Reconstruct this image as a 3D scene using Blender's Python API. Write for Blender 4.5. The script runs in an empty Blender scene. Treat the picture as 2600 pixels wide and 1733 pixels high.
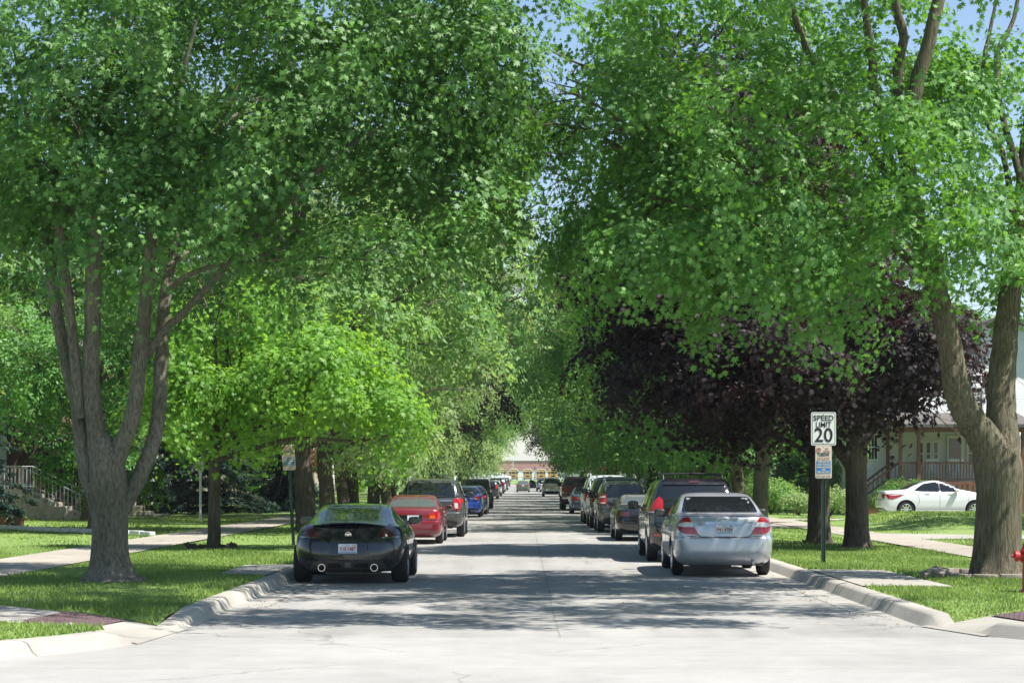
import bpy, bmesh, math, random
import numpy as np
from mathutils import Vector, Matrix
from mathutils.bvhtree import BVHTree

scene = bpy.context.scene
COL = scene.collection
R = math.radians

# ---------------------------------------------------------------- terrain and survey helpers
_TY = [-100, 150, 200, 250, 430, 470, 520, 600, 3000]
_TZ = [0, 0, .09, .2, .65, .8, 1.75, 1.8, 1.8]
def zt(y):
    return float(np.interp(y, _TY, _TZ))
def sstep(a, b, x):
    t = min(1, max(0, (x-a)/(b-a)))
    return t*t*(3-2*t)
def mound(x, y):
    return .44*sstep(57, 65, y)*(1-sstep(69, 74.5, y))*sstep(10.7, 13.2, x)
def zl(x, y):
    """height of the lawns"""
    return zt(y) + .15 + mound(x, y)
def pt(px, py, Y):
    """a surveyed point of the photograph at distance Y"""
    return ((px-1200)/4500*Y, Y, 1.7+(1103-py)/4500*Y)

# ---------------------------------------------------------------- materials
def mat(name):
    m = bpy.data.materials.new(name); m.use_nodes = True
    nt = m.node_tree; nt.nodes.clear()
    out = nt.nodes.new('ShaderNodeOutputMaterial')
    return m, nt, out
def N(nt, typ, **kw):
    n = nt.nodes.new(typ)
    for k, v in kw.items():
        if k.startswith('i_'):
            n.inputs[k[2:].replace('_', ' ')].default_value = v
        else:
            setattr(n, k, v)
    return n
def ramp(nt, stops, interp='LINEAR'):
    n = nt.nodes.new('ShaderNodeValToRGB'); cr = n.color_ramp; cr.interpolation = interp
    while len(cr.elements) > 1: cr.elements.remove(cr.elements[-1])
    cr.elements[0].position = stops[0][0]; cr.elements[0].color = (*stops[0][1], 1)
    for p, c in stops[1:]:
        e = cr.elements.new(p); e.color = (*c, 1)
    return n
def simple(name, col, rough=.5, metal=0., coat=0., spec=.5, var=.0, scale=6., bump=0.):
    m, nt, out = mat(name)
    b = N(nt, 'ShaderNodeBsdfPrincipled')
    b.inputs['Base Color'].default_value = (*col, 1)
    b.inputs['Roughness'].default_value = rough; b.inputs['Metallic'].default_value = metal
    b.inputs['Coat Weight'].default_value = coat; b.inputs['Coat Roughness'].default_value = .04
    b.inputs['Specular IOR Level'].default_value = spec
    if var or bump:
        tc = N(nt, 'ShaderNodeTexCoord')
        no = N(nt, 'ShaderNodeTexNoise'); no.inputs['Scale'].default_value = scale; no.inputs['Detail'].default_value = 6
        nt.links.new(tc.outputs['Object'], no.inputs['Vector'])
        if var:
            lo = tuple(max(0, c*(1-var)) for c in col); hi = tuple(min(1, c*(1+var)) for c in col)
            r = ramp(nt, [(.3, lo), (.7, hi)])
            nt.links.new(no.outputs['Fac'], r.inputs['Fac']); nt.links.new(r.outputs['Color'], b.inputs['Base Color'])
        if bump:
            bp = N(nt, 'ShaderNodeBump'); bp.inputs['Strength'].default_value = bump; bp.inputs['Distance'].default_value = .02
            nt.links.new(no.outputs['Fac'], bp.inputs['Height']); nt.links.new(bp.outputs['Normal'], b.inputs['Normal'])
    nt.links.new(b.outputs[0], out.inputs[0])
    return m
def paint(name, col, metal=.3, rough=.32, dust=.04):
    """car paint: flake base under clear coat with a little road dust"""
    m, nt, out = mat(name)
    b = N(nt, 'ShaderNodeBsdfPrincipled')
    b.inputs['Metallic'].default_value = metal; b.inputs['Coat Weight'].default_value = 1; b.inputs['Coat Roughness'].default_value = .03
    tc = N(nt, 'ShaderNodeTexCoord')
    no = N(nt, 'ShaderNodeTexNoise', i_Scale=3., i_Detail=8.)
    nt.links.new(tc.outputs['Object'], no.inputs['Vector'])
    d = tuple(min(1, c*(1-dust)+dust*.25) for c in col)
    r = ramp(nt, [(.4, col), (.75, d)])
    nt.links.new(no.outputs['Fac'], r.inputs['Fac']); nt.links.new(r.outputs['Color'], b.inputs['Base Color'])
    r2 = ramp(nt, [(.35, (rough,)*3), (.75, (min(1, rough+.15),)*3)])
    nt.links.new(no.outputs['Fac'], r2.inputs['Fac']); nt.links.new(r2.outputs['Color'], b.inputs['Roughness'])
    nt.links.new(b.outputs[0], out.inputs[0])
    return m
def leaf_mat(name, lo, hi, trans, tw=.4, rough=.56):
    m, nt, out = mat(name)
    at = N(nt, 'ShaderNodeAttribute', attribute_name='var')
    r = ramp(nt, [(0, lo), (1, hi)])
    nt.links.new(at.outputs['Fac'], r.inputs['Fac'])
    b = N(nt, 'ShaderNodeBsdfPrincipled'); b.inputs['Roughness'].default_value = rough
    b.inputs['Specular IOR Level'].default_value = .5 if rough < .58 else .3
    nt.links.new(r.outputs['Color'], b.inputs['Base Color'])
    t = N(nt, 'ShaderNodeBsdfTranslucent')
    r2 = ramp(nt, [(0, tuple(c*.75 for c in trans)), (1, trans)])
    nt.links.new(at.outputs['Fac'], r2.inputs['Fac']); nt.links.new(r2.outputs['Color'], t.inputs['Color'])
    mx = N(nt, 'ShaderNodeMixShader'); mx.inputs[0].default_value = tw
    nt.links.new(b.outputs[0], mx.inputs[1]); nt.links.new(t.outputs[0], mx.inputs[2])
    nt.links.new(mx.outputs[0], out.inputs[0])
    return m
def bark(name, dark, light, sx=9., sz=1.6, depth=.035):
    m, nt, out = mat(name)
    tc = N(nt, 'ShaderNodeTexCoord'); mp = N(nt, 'ShaderNodeMapping'); mp.inputs['Scale'].default_value = (sx, sx, sz)
    nt.links.new(tc.outputs['Object'], mp.inputs['Vector'])
    n1 = N(nt, 'ShaderNodeTexNoise', i_Scale=2.4, i_Detail=8., i_Roughness=.62, i_Distortion=.6)
    nt.links.new(mp.outputs[0], n1.inputs['Vector'])
    n2 = N(nt, 'ShaderNodeTexNoise', i_Scale=1.1, i_Detail=4.)
    nt.links.new(tc.outputs['Object'], n2.inputs['Vector'])
    r = ramp(nt, [(.36, dark), (.62, light)])
    nt.links.new(n1.outputs['Fac'], r.inputs['Fac'])
    r2 = ramp(nt, [(.35, (.72, .76, .68)), (.65, (1.12, 1.08, 1.05))])
    nt.links.new(n2.outputs['Fac'], r2.inputs['Fac'])
    mu = N(nt, 'ShaderNodeMixRGB', blend_type='MULTIPLY'); mu.inputs[0].default_value = 1
    nt.links.new(r.outputs['Color'], mu.inputs[1]); nt.links.new(r2.outputs['Color'], mu.inputs[2])
    b = N(nt, 'ShaderNodeBsdfPrincipled'); b.inputs['Roughness'].default_value = .9; b.inputs['Specular IOR Level'].default_value = .2
    nt.links.new(mu.outputs[0], b.inputs['Base Color'])
    bp = N(nt, 'ShaderNodeBump'); bp.inputs['Strength'].default_value = .9; bp.inputs['Distance'].default_value = depth
    nt.links.new(n1.outputs['Fac'], bp.inputs['Height']); nt.links.new(bp.outputs['Normal'], b.inputs['Normal'])
    nt.links.new(b.outputs[0], out.inputs[0])
    return m
def siding(name, col, pitch=.11):
    m, nt, out = mat(name)
    tc = N(nt, 'ShaderNodeTexCoord'); se = N(nt, 'ShaderNodeSeparateXYZ')
    nt.links.new(tc.outputs['Object'], se.inputs[0])
    mu = N(nt, 'ShaderNodeMath', operation='DIVIDE'); mu.inputs[1].default_value = pitch
    nt.links.new(se.outputs['Z'], mu.inputs[0])
    fr = N(nt, 'ShaderNodeMath', operation='FRACT'); nt.links.new(mu.outputs[0], fr.inputs[0])
    b = N(nt, 'ShaderNodeBsdfPrincipled'); b.inputs['Roughness'].default_value = .55
    no = N(nt, 'ShaderNodeTexNoise', i_Scale=1.5, i_Detail=5.)
    nt.links.new(tc.outputs['Object'], no.inputs['Vector'])
    r = ramp(nt, [(.3, tuple(c*.88 for c in col)), (.7, col)])
    nt.links.new(no.outputs['Fac'], r.inputs['Fac']); nt.links.new(r.outputs['Color'], b.inputs['Base Color'])
    bp = N(nt, 'ShaderNodeBump', invert=True); bp.inputs['Strength'].default_value = 1; bp.inputs['Distance'].default_value = .02
    nt.links.new(fr.outputs[0], bp.inputs['Height']); nt.links.new(bp.outputs['Normal'], b.inputs['Normal'])
    nt.links.new(b.outputs[0], out.inputs[0])
    return m
def brick(name, c1, c2, mortar, scale=4.):
    m, nt, out = mat(name)
    tc = N(nt, 'ShaderNodeTexCoord'); mp = N(nt, 'ShaderNodeMapping'); mp.inputs['Rotation'].default_value = (R(90), 0, 0)
    nt.links.new(tc.outputs['Object'], mp.inputs['Vector'])
    bt = N(nt, 'ShaderNodeTexBrick', i_Scale=scale); bt.inputs['Color1'].default_value = (*c1, 1); bt.inputs['Color2'].default_value = (*c2, 1)
    bt.inputs['Mortar'].default_value = (*mortar, 1); bt.inputs['Mortar Size'].default_value = .015
    nt.links.new(mp.outputs[0], bt.inputs['Vector'])
    b = N(nt, 'ShaderNodeBsdfPrincipled'); b.inputs['Roughness'].default_value = .85
    nt.links.new(bt.outputs['Color'], b.inputs['Base Color']); nt.links.new(b.outputs[0], out.inputs[0])
    return m
def pavement(name, base, joint_x=None, joint_y=None, joint_dark=.55, crack=.0, fine=.08, stain=.12, jw=.012, cross_lines=0., tracks=False):
    """concrete / worn road surface, world metres"""
    m, nt, out = mat(name); L = nt.links.new
    ge = N(nt, 'ShaderNodeNewGeometry'); P = ge.outputs['Position']
    big = N(nt, 'ShaderNodeTexNoise', i_Scale=.35, i_Detail=5., i_Roughness=.6); L(P, big.inputs['Vector'])
    mid = N(nt, 'ShaderNodeTexNoise', i_Scale=2.6, i_Detail=6., i_Roughness=.65); L(P, mid.inputs['Vector'])
    gr = N(nt, 'ShaderNodeTexNoise', i_Scale=70., i_Detail=3.); L(P, gr.inputs['Vector'])
    r1 = ramp(nt, [(.3, tuple(c*(1-stain) for c in base)), (.7, tuple(min(1, c*(1+stain*.6)) for c in base))]); L(big.outputs['Fac'], r1.inputs['Fac'])
    def mul(a, fac_out, lo, hi, p0=.3, p1=.7):
        r = ramp(nt, [(p0, (lo,)*3), (p1, (hi,)*3)]); L(fac_out, r.inputs['Fac'])
        x = N(nt, 'ShaderNodeMixRGB', blend_type='MULTIPLY'); x.inputs[0].default_value = 1
        L(a, x.inputs[1]); L(r.outputs['Color'], x.inputs[2]); return x.outputs[0]
    c = mul(r1.outputs['Color'], mid.outputs['Fac'], 1-stain*.7, 1.04)
    c = mul(c, gr.outputs['Fac'], 1-fine, 1+fine)
    se = N(nt, 'ShaderNodeSeparateXYZ'); L(P, se.inputs[0])
    if tracks:
        # wheel-polished lanes and drip stains that run along the street
        mp = N(nt, 'ShaderNodeMapping'); mp.inputs['Scale'].default_value = (1.15, .045, 1); L(P, mp.inputs['Vector'])
        tn = N(nt, 'ShaderNodeTexNoise', i_Scale=1.6, i_Detail=4.); L(mp.outputs[0], tn.inputs['Vector']); c = mul(c, tn.outputs['Fac'], .84, 1.06)
        sp = N(nt, 'ShaderNodeTexNoise', i_Scale=1.1, i_Detail=7., i_Roughness=.75); L(P, sp.inputs['Vector']); c = mul(c, sp.outputs['Fac'], 1.0, .72, .60, .76)
    wob = N(nt, 'ShaderNodeTexNoise', i_Scale=.9, i_Detail=4.); L(P, wob.inputs['Vector'])
    def lines(c, axis, pitch, off, w, dark):
        wb = N(nt, 'ShaderNodeMath', operation='MULTIPLY_ADD'); wb.inputs[1].default_value = .09; L(wob.outputs['Fac'], wb.inputs[0]); L(se.outputs[axis], wb.inputs[2])
        a = N(nt, 'ShaderNodeMath', operation='SUBTRACT'); a.inputs[1].default_value = off; L(wb.outputs[0], a.inputs[0])
        pp = N(nt, 'ShaderNodeMath', operation='PINGPONG'); pp.inputs[1].default_value = pitch/2; L(a.outputs[0], pp.inputs[0])
        lt = N(nt, 'ShaderNodeMath', operation='LESS_THAN'); lt.inputs[1].default_value = w; L(pp.outputs[0], lt.inputs[0])
        x = N(nt, 'ShaderNodeMixRGB', blend_type='MULTIPLY'); L(lt.outputs[0], x.inputs[0]); L(c, x.inputs[1]); x.inputs[2].default_value = (dark, dark, dark*.97, 1)
        return x.outputs[0]
    if joint_x: c = lines(c, 'X', joint_x[0], joint_x[1], jw, joint_dark)
    if joint_y: c = lines(c, 'Y', joint_y[0], joint_y[1], jw, joint_dark)
    if cross_lines:
        c = lines(c, 'Y', cross_lines, .2, .012, .82)
    if crack:
        vo = N(nt, 'ShaderNodeTexVoronoi', feature='DISTANCE_TO_EDGE', i_Scale=.16)
        di = N(nt, 'ShaderNodeTexNoise', i_Scale=1.3, i_Detail=5.); L(P, di.inputs['Vector'])
        ad = N(nt, 'ShaderNodeMixRGB', blend_type='ADD'); ad.inputs[0].default_value = .8; L(P, ad.inputs[1]); L(di.outputs['Color'], ad.inputs[2]); L(ad.outputs[0], vo.inputs['Vector'])
        lt = N(nt, 'ShaderNodeMath', operation='LESS_THAN'); lt.inputs[1].default_value = .0032; L(vo.outputs['Distance'], lt.inputs[0])
        ms = N(nt, 'ShaderNodeTexNoise', i_Scale=.23, i_Detail=2.); L(P, ms.inputs['Vector'])
        g = N(nt, 'ShaderNodeMath', operation='GREATER_THAN'); g.inputs[1].default_value = .5; L(ms.outputs['Fac'], g.inputs[0])
        mm = N(nt, 'ShaderNodeMath', operation='MULTIPLY'); L(lt.outputs[0], mm.inputs[0]); L(g.outputs[0], mm.inputs[1])
        x = N(nt, 'ShaderNodeMixRGB', blend_type='MULTIPLY'); L(mm.outputs[0], x.inputs[0]); L(c, x.inputs[1]); x.inputs[2].default_value = (crack, crack, crack, 1)
        c = x.outputs[0]
    b = N(nt, 'ShaderNodeBsdfPrincipled'); b.inputs['Roughness'].default_value = .88; b.inputs['Specular IOR Level'].default_value = .25
    L(c, b.inputs['Base Color'])
    bp = N(nt, 'ShaderNodeBump'); bp.inputs['Strength'].default_value = .25; bp.inputs['Distance'].default_value = .004
    L(gr.outputs['Fac'], bp.inputs['Height']); L(bp.outputs['Normal'], b.inputs['Normal'])
    L(b.outputs[0], out.inputs[0])
    return m
def lawn_mat(name, dark, light, dry):
    m, nt, out = mat(name); L = nt.links.new
    ge = N(nt, 'ShaderNodeNewGeometry'); P = ge.outputs['Position']
    n1 = N(nt, 'ShaderNodeTexNoise', i_Scale=26., i_Detail=6., i_Roughness=.75); L(P, n1.inputs['Vector'])
    n2 = N(nt, 'ShaderNodeTexNoise', i_Scale=.55, i_Detail=6., i_Roughness=.7); L(P, n2.inputs['Vector'])
    r1 = ramp(nt, [(.3, dark), (.7, light)]); L(n1.outputs['Fac'], r1.inputs['Fac'])
    x = N(nt, 'ShaderNodeMixRGB'); r2 = ramp(nt, [(.5, (0, 0, 0)), (.75, (.6,)*3)]); L(n2.outputs['Fac'], r2.inputs['Fac'])
    L(r2.outputs['Color'], x.inputs[0]); L(r1.outputs['Color'], x.inputs[1]); x.inputs[2].default_value = (*dry, 1)
    b = N(nt, 'ShaderNodeBsdfPrincipled'); b.inputs['Roughness'].default_value = .85; b.inputs['Specular IOR Level'].default_value = .2
    L(x.outputs[0], b.inputs['Base Color'])
    bp = N(nt, 'ShaderNodeBump'); bp.inputs['Strength'].default_value = .8; bp.inputs['Distance'].default_value = .03
    L(n1.outputs['Fac'], bp.inputs['Height']); L(bp.outputs['Normal'], b.inputs['Normal'])
    L(b.outputs[0], out.inputs[0])
    return m

M = {}
M['road'] = pavement('road_surface', (.315, .306, .291), joint_x=(400, .45), joint_y=(7.5, 2.), crack=.72, joint_dark=.74, jw=.012, stain=.2, tracks=True)
M['cross'] = pavement('cross_street_surface', (.318, .31, .294), crack=.78, stain=.14, cross_lines=1.35)
M['conc'] = pavement('kerb_concrete', (.36, .34, .305), joint_y=(3.1, .4), joint_dark=.5, stain=.2, jw=.012)
M['walk'] = pavement('sidewalk_concrete', (.35, .315, .27), joint_y=(1.6, .2), joint_dark=.6, stain=.2, crack=.6)
M['slab'] = pavement('walk_slab_concrete', (.35, .33, .295), joint_y=(2.6, .1), joint_dark=.65, stain=.2)
M['step'] = simple('step_concrete', (.40, .37, .31), .9, var=.25, scale=5, bump=.3)
M['lawn'] = lawn_mat('lawn_grass', (.10, .175, .038), (.23, .33, .095), (.28, .31, .13))
M['mulch'] = simple('mulch_soil', (.09, .065, .045), .95, var=.5, scale=30, bump=.8)
M['bark_grey'] = bark('grey_maple_bark', (.095, .086, .07), (.23, .21, .17), 14, 3.4, .02)
M['bark_ridge'] = bark('ridged_bark', (.075, .066, .046), (.22, .195, .142), 15, 1.3, .06)
M['bark_dark'] = bark('dark_bark', (.05, .042, .035), (.12, .10, .082), 11, 1.3, .04)
M['leaf'] = leaf_mat('maple_leaf', (.020, .070, .027), (.155, .34, .07), (.19, .43, .03), .30)
M['leaf_b'] = leaf_mat('maple_leaf_light', (.032, .105, .034), (.185, .39, .08), (.25, .54, .04), .36)
M['leaf_y'] = leaf_mat('young_maple_leaf', (.075, .20, .025), (.20, .38, .055), (.42, .72, .06), .5)
M['leaf_mid'] = leaf_mat('street_tree_leaf', (.09, .19, .06), (.20, .35, .12), (.42, .66, .13), .48)
M['leaf_pale'] = leaf_mat('pale_street_tree_leaf', (.17, .27, .11), (.36, .48, .22), (.52, .68, .22), .46)
M['leaf_p'] = leaf_mat('purple_maple_leaf', (.013, .010, .011), (.036, .024, .025), (.09, .022, .02), .22, .6)
M['leaf_red'] = leaf_mat('red_maple_leaf', (.22, .03, .045), (.38, .08, .10), (.5, .06, .08), .4)
M['leaf_brown'] = leaf_mat('brown_shrub_leaf', (.13, .06, .03), (.28, .15, .08), (.3, .12, .04), .35)
M['needle'] = leaf_mat('spruce_needles', (.012, .035, .026), (.035, .08, .06), (.03, .09, .04), .15, .6)
M['yew'] = leaf_mat('yew_leaf', (.010, .03, .012), (.03, .07, .025), (.04, .11, .02), .2, .6)
M['grass'] = leaf_mat('grass_blade', (.10, .18, .037), (.29, .385, .115), (.36, .5, .10), .38, .6)
M['flower'] = simple('white_flower', (.75, .72, .7), .7)
M['tyre'] = simple('tyre_rubber', (.013, .013, .014), .75, var=.3, scale=9)
M['alloy'] = simple('alloy_rim', (.62, .63, .65), .28, .85)
M['dark_alloy'] = simple('dark_alloy_rim', (.2, .2, .21), .3, .8)
M['glass'] = simple('tinted_car_glass', (.008, .011, .012), .03, 0, .0, .8)
M['glass_l'] = simple('light_car_glass', (.07, .085, .085), .04, 0, .0, .8)
M['trim'] = simple('black_trim', (.014, .014, .015), .45)
M['seam'] = simple('panel_gap', (.01, .01, .011), .8)
M['chrome'] = simple('chrome', (.8, .8, .82), .12, 1.)
M['red_lens'] = simple('red_lens', (.34, .010, .013), .12, 0, 1.)
M['clear_lens'] = simple('clear_lens', (.6, .58, .57), .1, 0, 1.)
M['amber_lens'] = simple('amber_lens', (.6, .12, .01), .12, 0, 1.)
M['smoke_lens'] = simple('smoked_lens', (.03, .008, .009), .06, 0, 1.)
M['plate'] = simple('plate_white', (.72, .74, .78), .4)
M['plate_blue'] = simple('plate_blue_fade', (.25, .42, .66), .4)
M['plate_red'] = simple('plate_letters', (.33, .05, .04), .5)
M['sticker_y'] = simple('sticker_yellow', (.6, .55, .08), .5)
M['sticker_g'] = simple('sticker_green', (.05, .35, .28), .5)
M['sign_white'] = simple('sign_white', (.80, .82, .82), .35, var=.04)
M['sign_black'] = simple('sign_black', (.014, .014, .03), .4)
M['sign_red'] = simple('sign_faded_red', (.62, .25, .23), .5)
M['sign_cream'] = simple('sign_cream', (.72, .68, .60), .45, var=.05)
M['sign_blue'] = simple('sign_blue', (.04, .22, .56), .4)
M['sign_stop'] = simple('stop_red', (.5, .02, .02), .4)
M['post_green'] = simple('green_sign_post', (.03, .06, .05), .55, .2)
M['galv'] = simple('galvanised_rail', (.58, .60, .62), .45, .3)
M['black_iron'] = simple('black_iron', (.015, .016, .016), .4)
M['lamp_white'] = simple('white_lamp_metal', (.62, .64, .66), .45)
M['lamp_glass'] = simple('frosted_lamp_glass', (.5, .5, .45), .3)
M['hydrant'] = simple('hydrant_red', (.42, .022, .028), .4, var=.2, scale=8)
M['white_wood'] = siding('white_siding', (.78, .79, .80))
M['tan_wood'] = siding('tan_siding', (.42, .36, .29))
M['grey_wood'] = siding('grey_siding', (.42, .43, .44))
M['white_trim'] = simple('white_trim', (.8, .8, .8), .5)
M['brown_wood'] = simple('brown_porch_wood', (.17, .066, .043), .6, var=.25, scale=4)
M['shingle'] = simple('roof_shingle', (.11, .10, .095), .9, var=.3, scale=12, bump=.5)
M['pane'] = simple('window_pane', (.03, .035, .04), .05, 0, 0, .7)
M['curtain'] = simple('window_blind', (.5, .49, .46), .7)
M['red_brick'] = brick('red_brick', (.19, .095, .065), (.15, .075, .055), (.26, .24, .21))
M['school_brick'] = brick('school_brick', (.46, .22, .21), (.42, .20, .19), (.42, .3, .28))
M['terracotta'] = simple('terracotta', (.22, .10, .075), .8, var=.2)
M['stone'] = simple('edging_stone', (.22, .19, .16), .9, var=.3, scale=9, bump=.5)
M['stone_white'] = simple('white_edging_stone', (.60, .60, .60), .8, var=.15, scale=8, bump=.3)
M['old_wood'] = simple('weathered_wood', (.07, .055, .042), .9, var=.4, scale=14, bump=.6)
M['pad'] = simple('tactile_red', (.10, .062, .066), .8, var=.25, scale=10)
M['bus_yellow'] = simple('bus_yellow', (.60, .36, .12), .4, 0, .5)
M['bus_black'] = simple('bus_black', (.02, .02, .022), .5)
M['wire'] = simple('wire_black', (.02, .02, .02), .6)
M['soft_top'] = simple('soft_top_cloth', (.10, .10, .10), .85, var=.2, scale=20)
M['sticker_blue'] = simple('blue_oval_sticker', (.12, .45, .72), .4)

# ---------------------------------------------------------------- mesh builder
class MB:
    def __init__(s): s.v = []; s.f = []; s.m = []
    def add(s, vs, fs, mi=0):
        o = len(s.v); s.v += [tuple(p) for p in vs]; s.f += [tuple(i+o for i in f) for f in fs]; s.m += [mi]*len(fs); return s
    def box(s, x0, x1, y0, y1, z0, z1, mi=0, bev=0):
        if bev:
            bm = bmesh.new(); bmesh.ops.create_cube(bm, size=1)
            for v in bm.verts: v.co = Vector((x0+(v.co.x+.5)*(x1-x0), y0+(v.co.y+.5)*(y1-y0), z0+(v.co.z+.5)*(z1-z0)))
            bmesh.ops.bevel(bm, geom=bm.edges[:], offset=bev, segments=2, affect='EDGES', profile=.5)
            bm.verts.index_update()
            s.add([v.co[:] for v in bm.verts], [[v.index for v in f.verts] for f in bm.faces], mi); bm.free(); return s
        v = [(x0,y0,z0),(x1,y0,z0),(x1,y1,z0),(x0,y1,z0),(x0,y0,z1),(x1,y0,z1),(x1,y1,z1),(x0,y1,z1)]
        return s.add(v, [(0,3,2,1),(4,5,6,7),(0,1,5,4),(1,2,6,5),(2,3,7,6),(3,0,4,7)], mi)
    def tube(s, pts, rad, n=8, mi=0, cap=True, lobes=None):
        P = [Vector(p) for p in pts]; k = len(P)
        if not hasattr(rad, '__len__'): rad = [rad]*k
        ref = None; rings = []
        for i in range(k):
            d = (P[min(i+1, k-1)]-P[max(i-1, 0)]).normalized()
            if ref is None:
                ref = Vector((1, 0, 0)) if abs(d.x) < .9 else Vector((0, 1, 0))
            a = (ref - d*ref.dot(d)).normalized(); ref = a; b = d.cross(a)
            ring = []
            for j in range(n):
                t = 2*math.pi*j/n
                q = rad[i]*(1+(lobes(i, t) if lobes else 0))
                ring.append(P[i]+a*math.cos(t)*q+b*math.sin(t)*q)
            rings.append(ring)
        o = len(s.v); vs = [p for r_ in rings for p in r_]
        fs = [(i*n+j, i*n+(j+1) % n, (i+1)*n+(j+1) % n, (i+1)*n+j) for i in range(k-1) for j in range(n)]
        if cap: fs += [tuple(range(n-1, -1, -1)), tuple((k-1)*n+j for j in range(n))]
        return s.add(vs, fs, mi)
    def lathe(s, prof, n=24, c=(0, 0, 0), axis='Z', mi=0):
        vs = []
        for r_, h in prof:
            for j in range(n):
                t = 2*math.pi*j/n; a, b = r_*math.cos(t), r_*math.sin(t)
                p = (a, b, h) if axis == 'Z' else ((h, a, b) if axis == 'X' else (b, h, a))
                vs.append((p[0]+c[0], p[1]+c[1], p[2]+c[2]))
        k = len(prof)
        fs = [(i*n+j, i*n+(j+1) % n, (i+1)*n+(j+1) % n, (i+1)*n+j) for i in range(k-1) for j in range(n)]
        fs += [tuple(range(n-1, -1, -1)), tuple((k-1)*n+j for j in range(n))]
        return s.add(vs, fs, mi)
    def prism(s, outline, d0, d1, axis='Y', mi=0):
        """extrude a 2-D outline; axis Y: outline is (x,z); X: (y,z); Z: (x,y)"""
        def P(p, d): return (p[0], d, p[1]) if axis == 'Y' else ((d, p[0], p[1]) if axis == 'X' else (p[0], p[1], d))
        n = len(outline)
        vs = [P(p, d0) for p in outline]+[P(p, d1) for p in outline]
        fs = [tuple(range(n)), tuple(range(2*n-1, n-1, -1))]+[(i, i+n, (i+1) % n+n, (i+1) % n) for i in range(n)]
        return s.add(vs, fs, mi)
    def mesh(s, name, mats, smooth=False, angle=40):
        me = bpy.data.meshes.new(name); me.from_pydata(s.v, [], s.f)
        bm = bmesh.new(); bm.from_mesh(me); bmesh.ops.recalc_face_normals(bm, faces=bm.faces[:]); bm.to_mesh(me); bm.free()
        for m in (mats if isinstance(mats, (list, tuple)) else [mats]): me.materials.append(m)
        if len(s.m) == len(me.polygons): me.polygons.foreach_set('material_index', s.m)
        if smooth:
            me.polygons.foreach_set('use_smooth', [True]*len(me.polygons)); me.set_sharp_from_angle(angle=R(angle))
        me.update(); return me
    def build(s, name, mats, parent=None, smooth=False, angle=40, loc=(0, 0, 0), rotz=0):
        return link(name, s.mesh(name, mats, smooth, angle), parent, loc, rotz)
def link(name, data, parent=None, loc=(0, 0, 0), rotz=0):
    o = bpy.data.objects.new(name, data); COL.objects.link(o)
    o.location = loc; o.rotation_euler = (0, 0, rotz)
    if parent: o.parent = parent
    return o
def tag(o, label=None, cat=None, group=None, kind=None):
    if label: o['label'] = label
    if cat: o['category'] = cat
    if group: o['group'] = group
    if kind: o['kind'] = kind
    return o
def thing(name, label, cat, loc=(0, 0, 0), rotz=0, group=None):
    return tag(link(name, None, None, loc, rotz), label, cat, group)
def struct(name, mb_or_mesh, mats=None, smooth=False):
    me = mb_or_mesh.mesh(name, mats, smooth) if isinstance(mb_or_mesh, MB) else mb_or_mesh
    return tag(link(name, me), kind='structure')
def text_mesh(txt, size, extrude=.002, align='CENTER', squeeze=1., bold=0.):
    cu = bpy.data.curves.new('t', 'FONT'); cu.body = txt; cu.size = size; cu.extrude = extrude
    cu.align_x = align; cu.align_y = 'CENTER'; cu.offset = bold; cu.resolution_u = 3
    ob = bpy.data.objects.new('t', cu); COL.objects.link(ob)
    bpy.context.view_layer.update()
    dg = bpy.context.evaluated_depsgraph_get()
    me = bpy.data.meshes.new_from_object(ob.evaluated_get(dg))
    bpy.data.objects.remove(ob); bpy.data.curves.remove(cu)
    # upright, readable from -Y
    for v in me.vertices: v.co = Vector((v.co.x*squeeze, -v.co.z, v.co.y))
    return me
def add_text(mb, txt, size, x, y, z, mi=0, squeeze=1., bold=0., extrude=.002, width=None):
    me = text_mesh(txt, size, extrude, squeeze=1 if width else squeeze, bold=bold)
    if width:
        xs = [v.co.x for v in me.vertices]; k = width/(max(xs)-min(xs)); c = (max(xs)+min(xs))/2
        for v in me.vertices: v.co.x = (v.co.x-c)*k
    mb.add([(v.co.x+x, v.co.y+y, v.co.z+z) for v in me.vertices], [tuple(p.vertices) for p in me.polygons], mi)
    bpy.data.meshes.remove(me)
# ---------------------------------------------------------------- ground, road, kerbs, lawns, walks
XL, XR = -3.85, 4.65            # gutter lines
YS = [24, 26, 28, 30, 34, 40, 50, 60, 80, 100, 125, 150, 175, 200, 225, 250, 300, 350, 400, 430, 450, 470]
def strip(name, x0, x1, ys, dz, m, nx=1, zf=zt):
    mb = MB(); vs = []; fs = []
    for y in ys:
        for i in range(nx+1):
            x = x0+(x1-x0)*i/nx; vs.append((x, y, zf(y)+dz))
    w = nx+1
    for j in range(len(ys)-1):
        for i in range(nx): fs.append((j*w+i, j*w+i+1, (j+1)*w+i+1, (j+1)*w+i))
    mb.add(vs, fs); return struct(name, mb, m)
# base sheet to the horizon
g = MB(); gy = [-150, 20, 150, 200, 250, 430, 470, 520, 600, 1500, 4000]; vs = []; fs = []
for y in gy:
    for x in (-3000, -300, -60, 60, 300, 3000): vs.append((x, y, zt(y)-.06))
for j in range(len(gy)-1):
    for i in range(5): fs.append((j*6+i, j*6+i+1, (j+1)*6+i+1, (j+1)*6+i))
g.add(vs, fs); struct('ground', g, M['lawn'])
strip('road', -4.3, 5.1, [16]+YS, .0, M['road'])
strip('cross_street', -70, 70, [-12, 0, 10, 21.2], .004, M['cross'], 4)
def crown_fill(name, poly, z, m):
    mb = MB(); mb.add([(x, y, z) for x, y in poly], [tuple(range(len(poly)))]); return struct(name, mb, m)
strip('cross_street_far', -70, 70, [442, 446, 454, 462], .006, M['cross'], 4)
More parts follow.
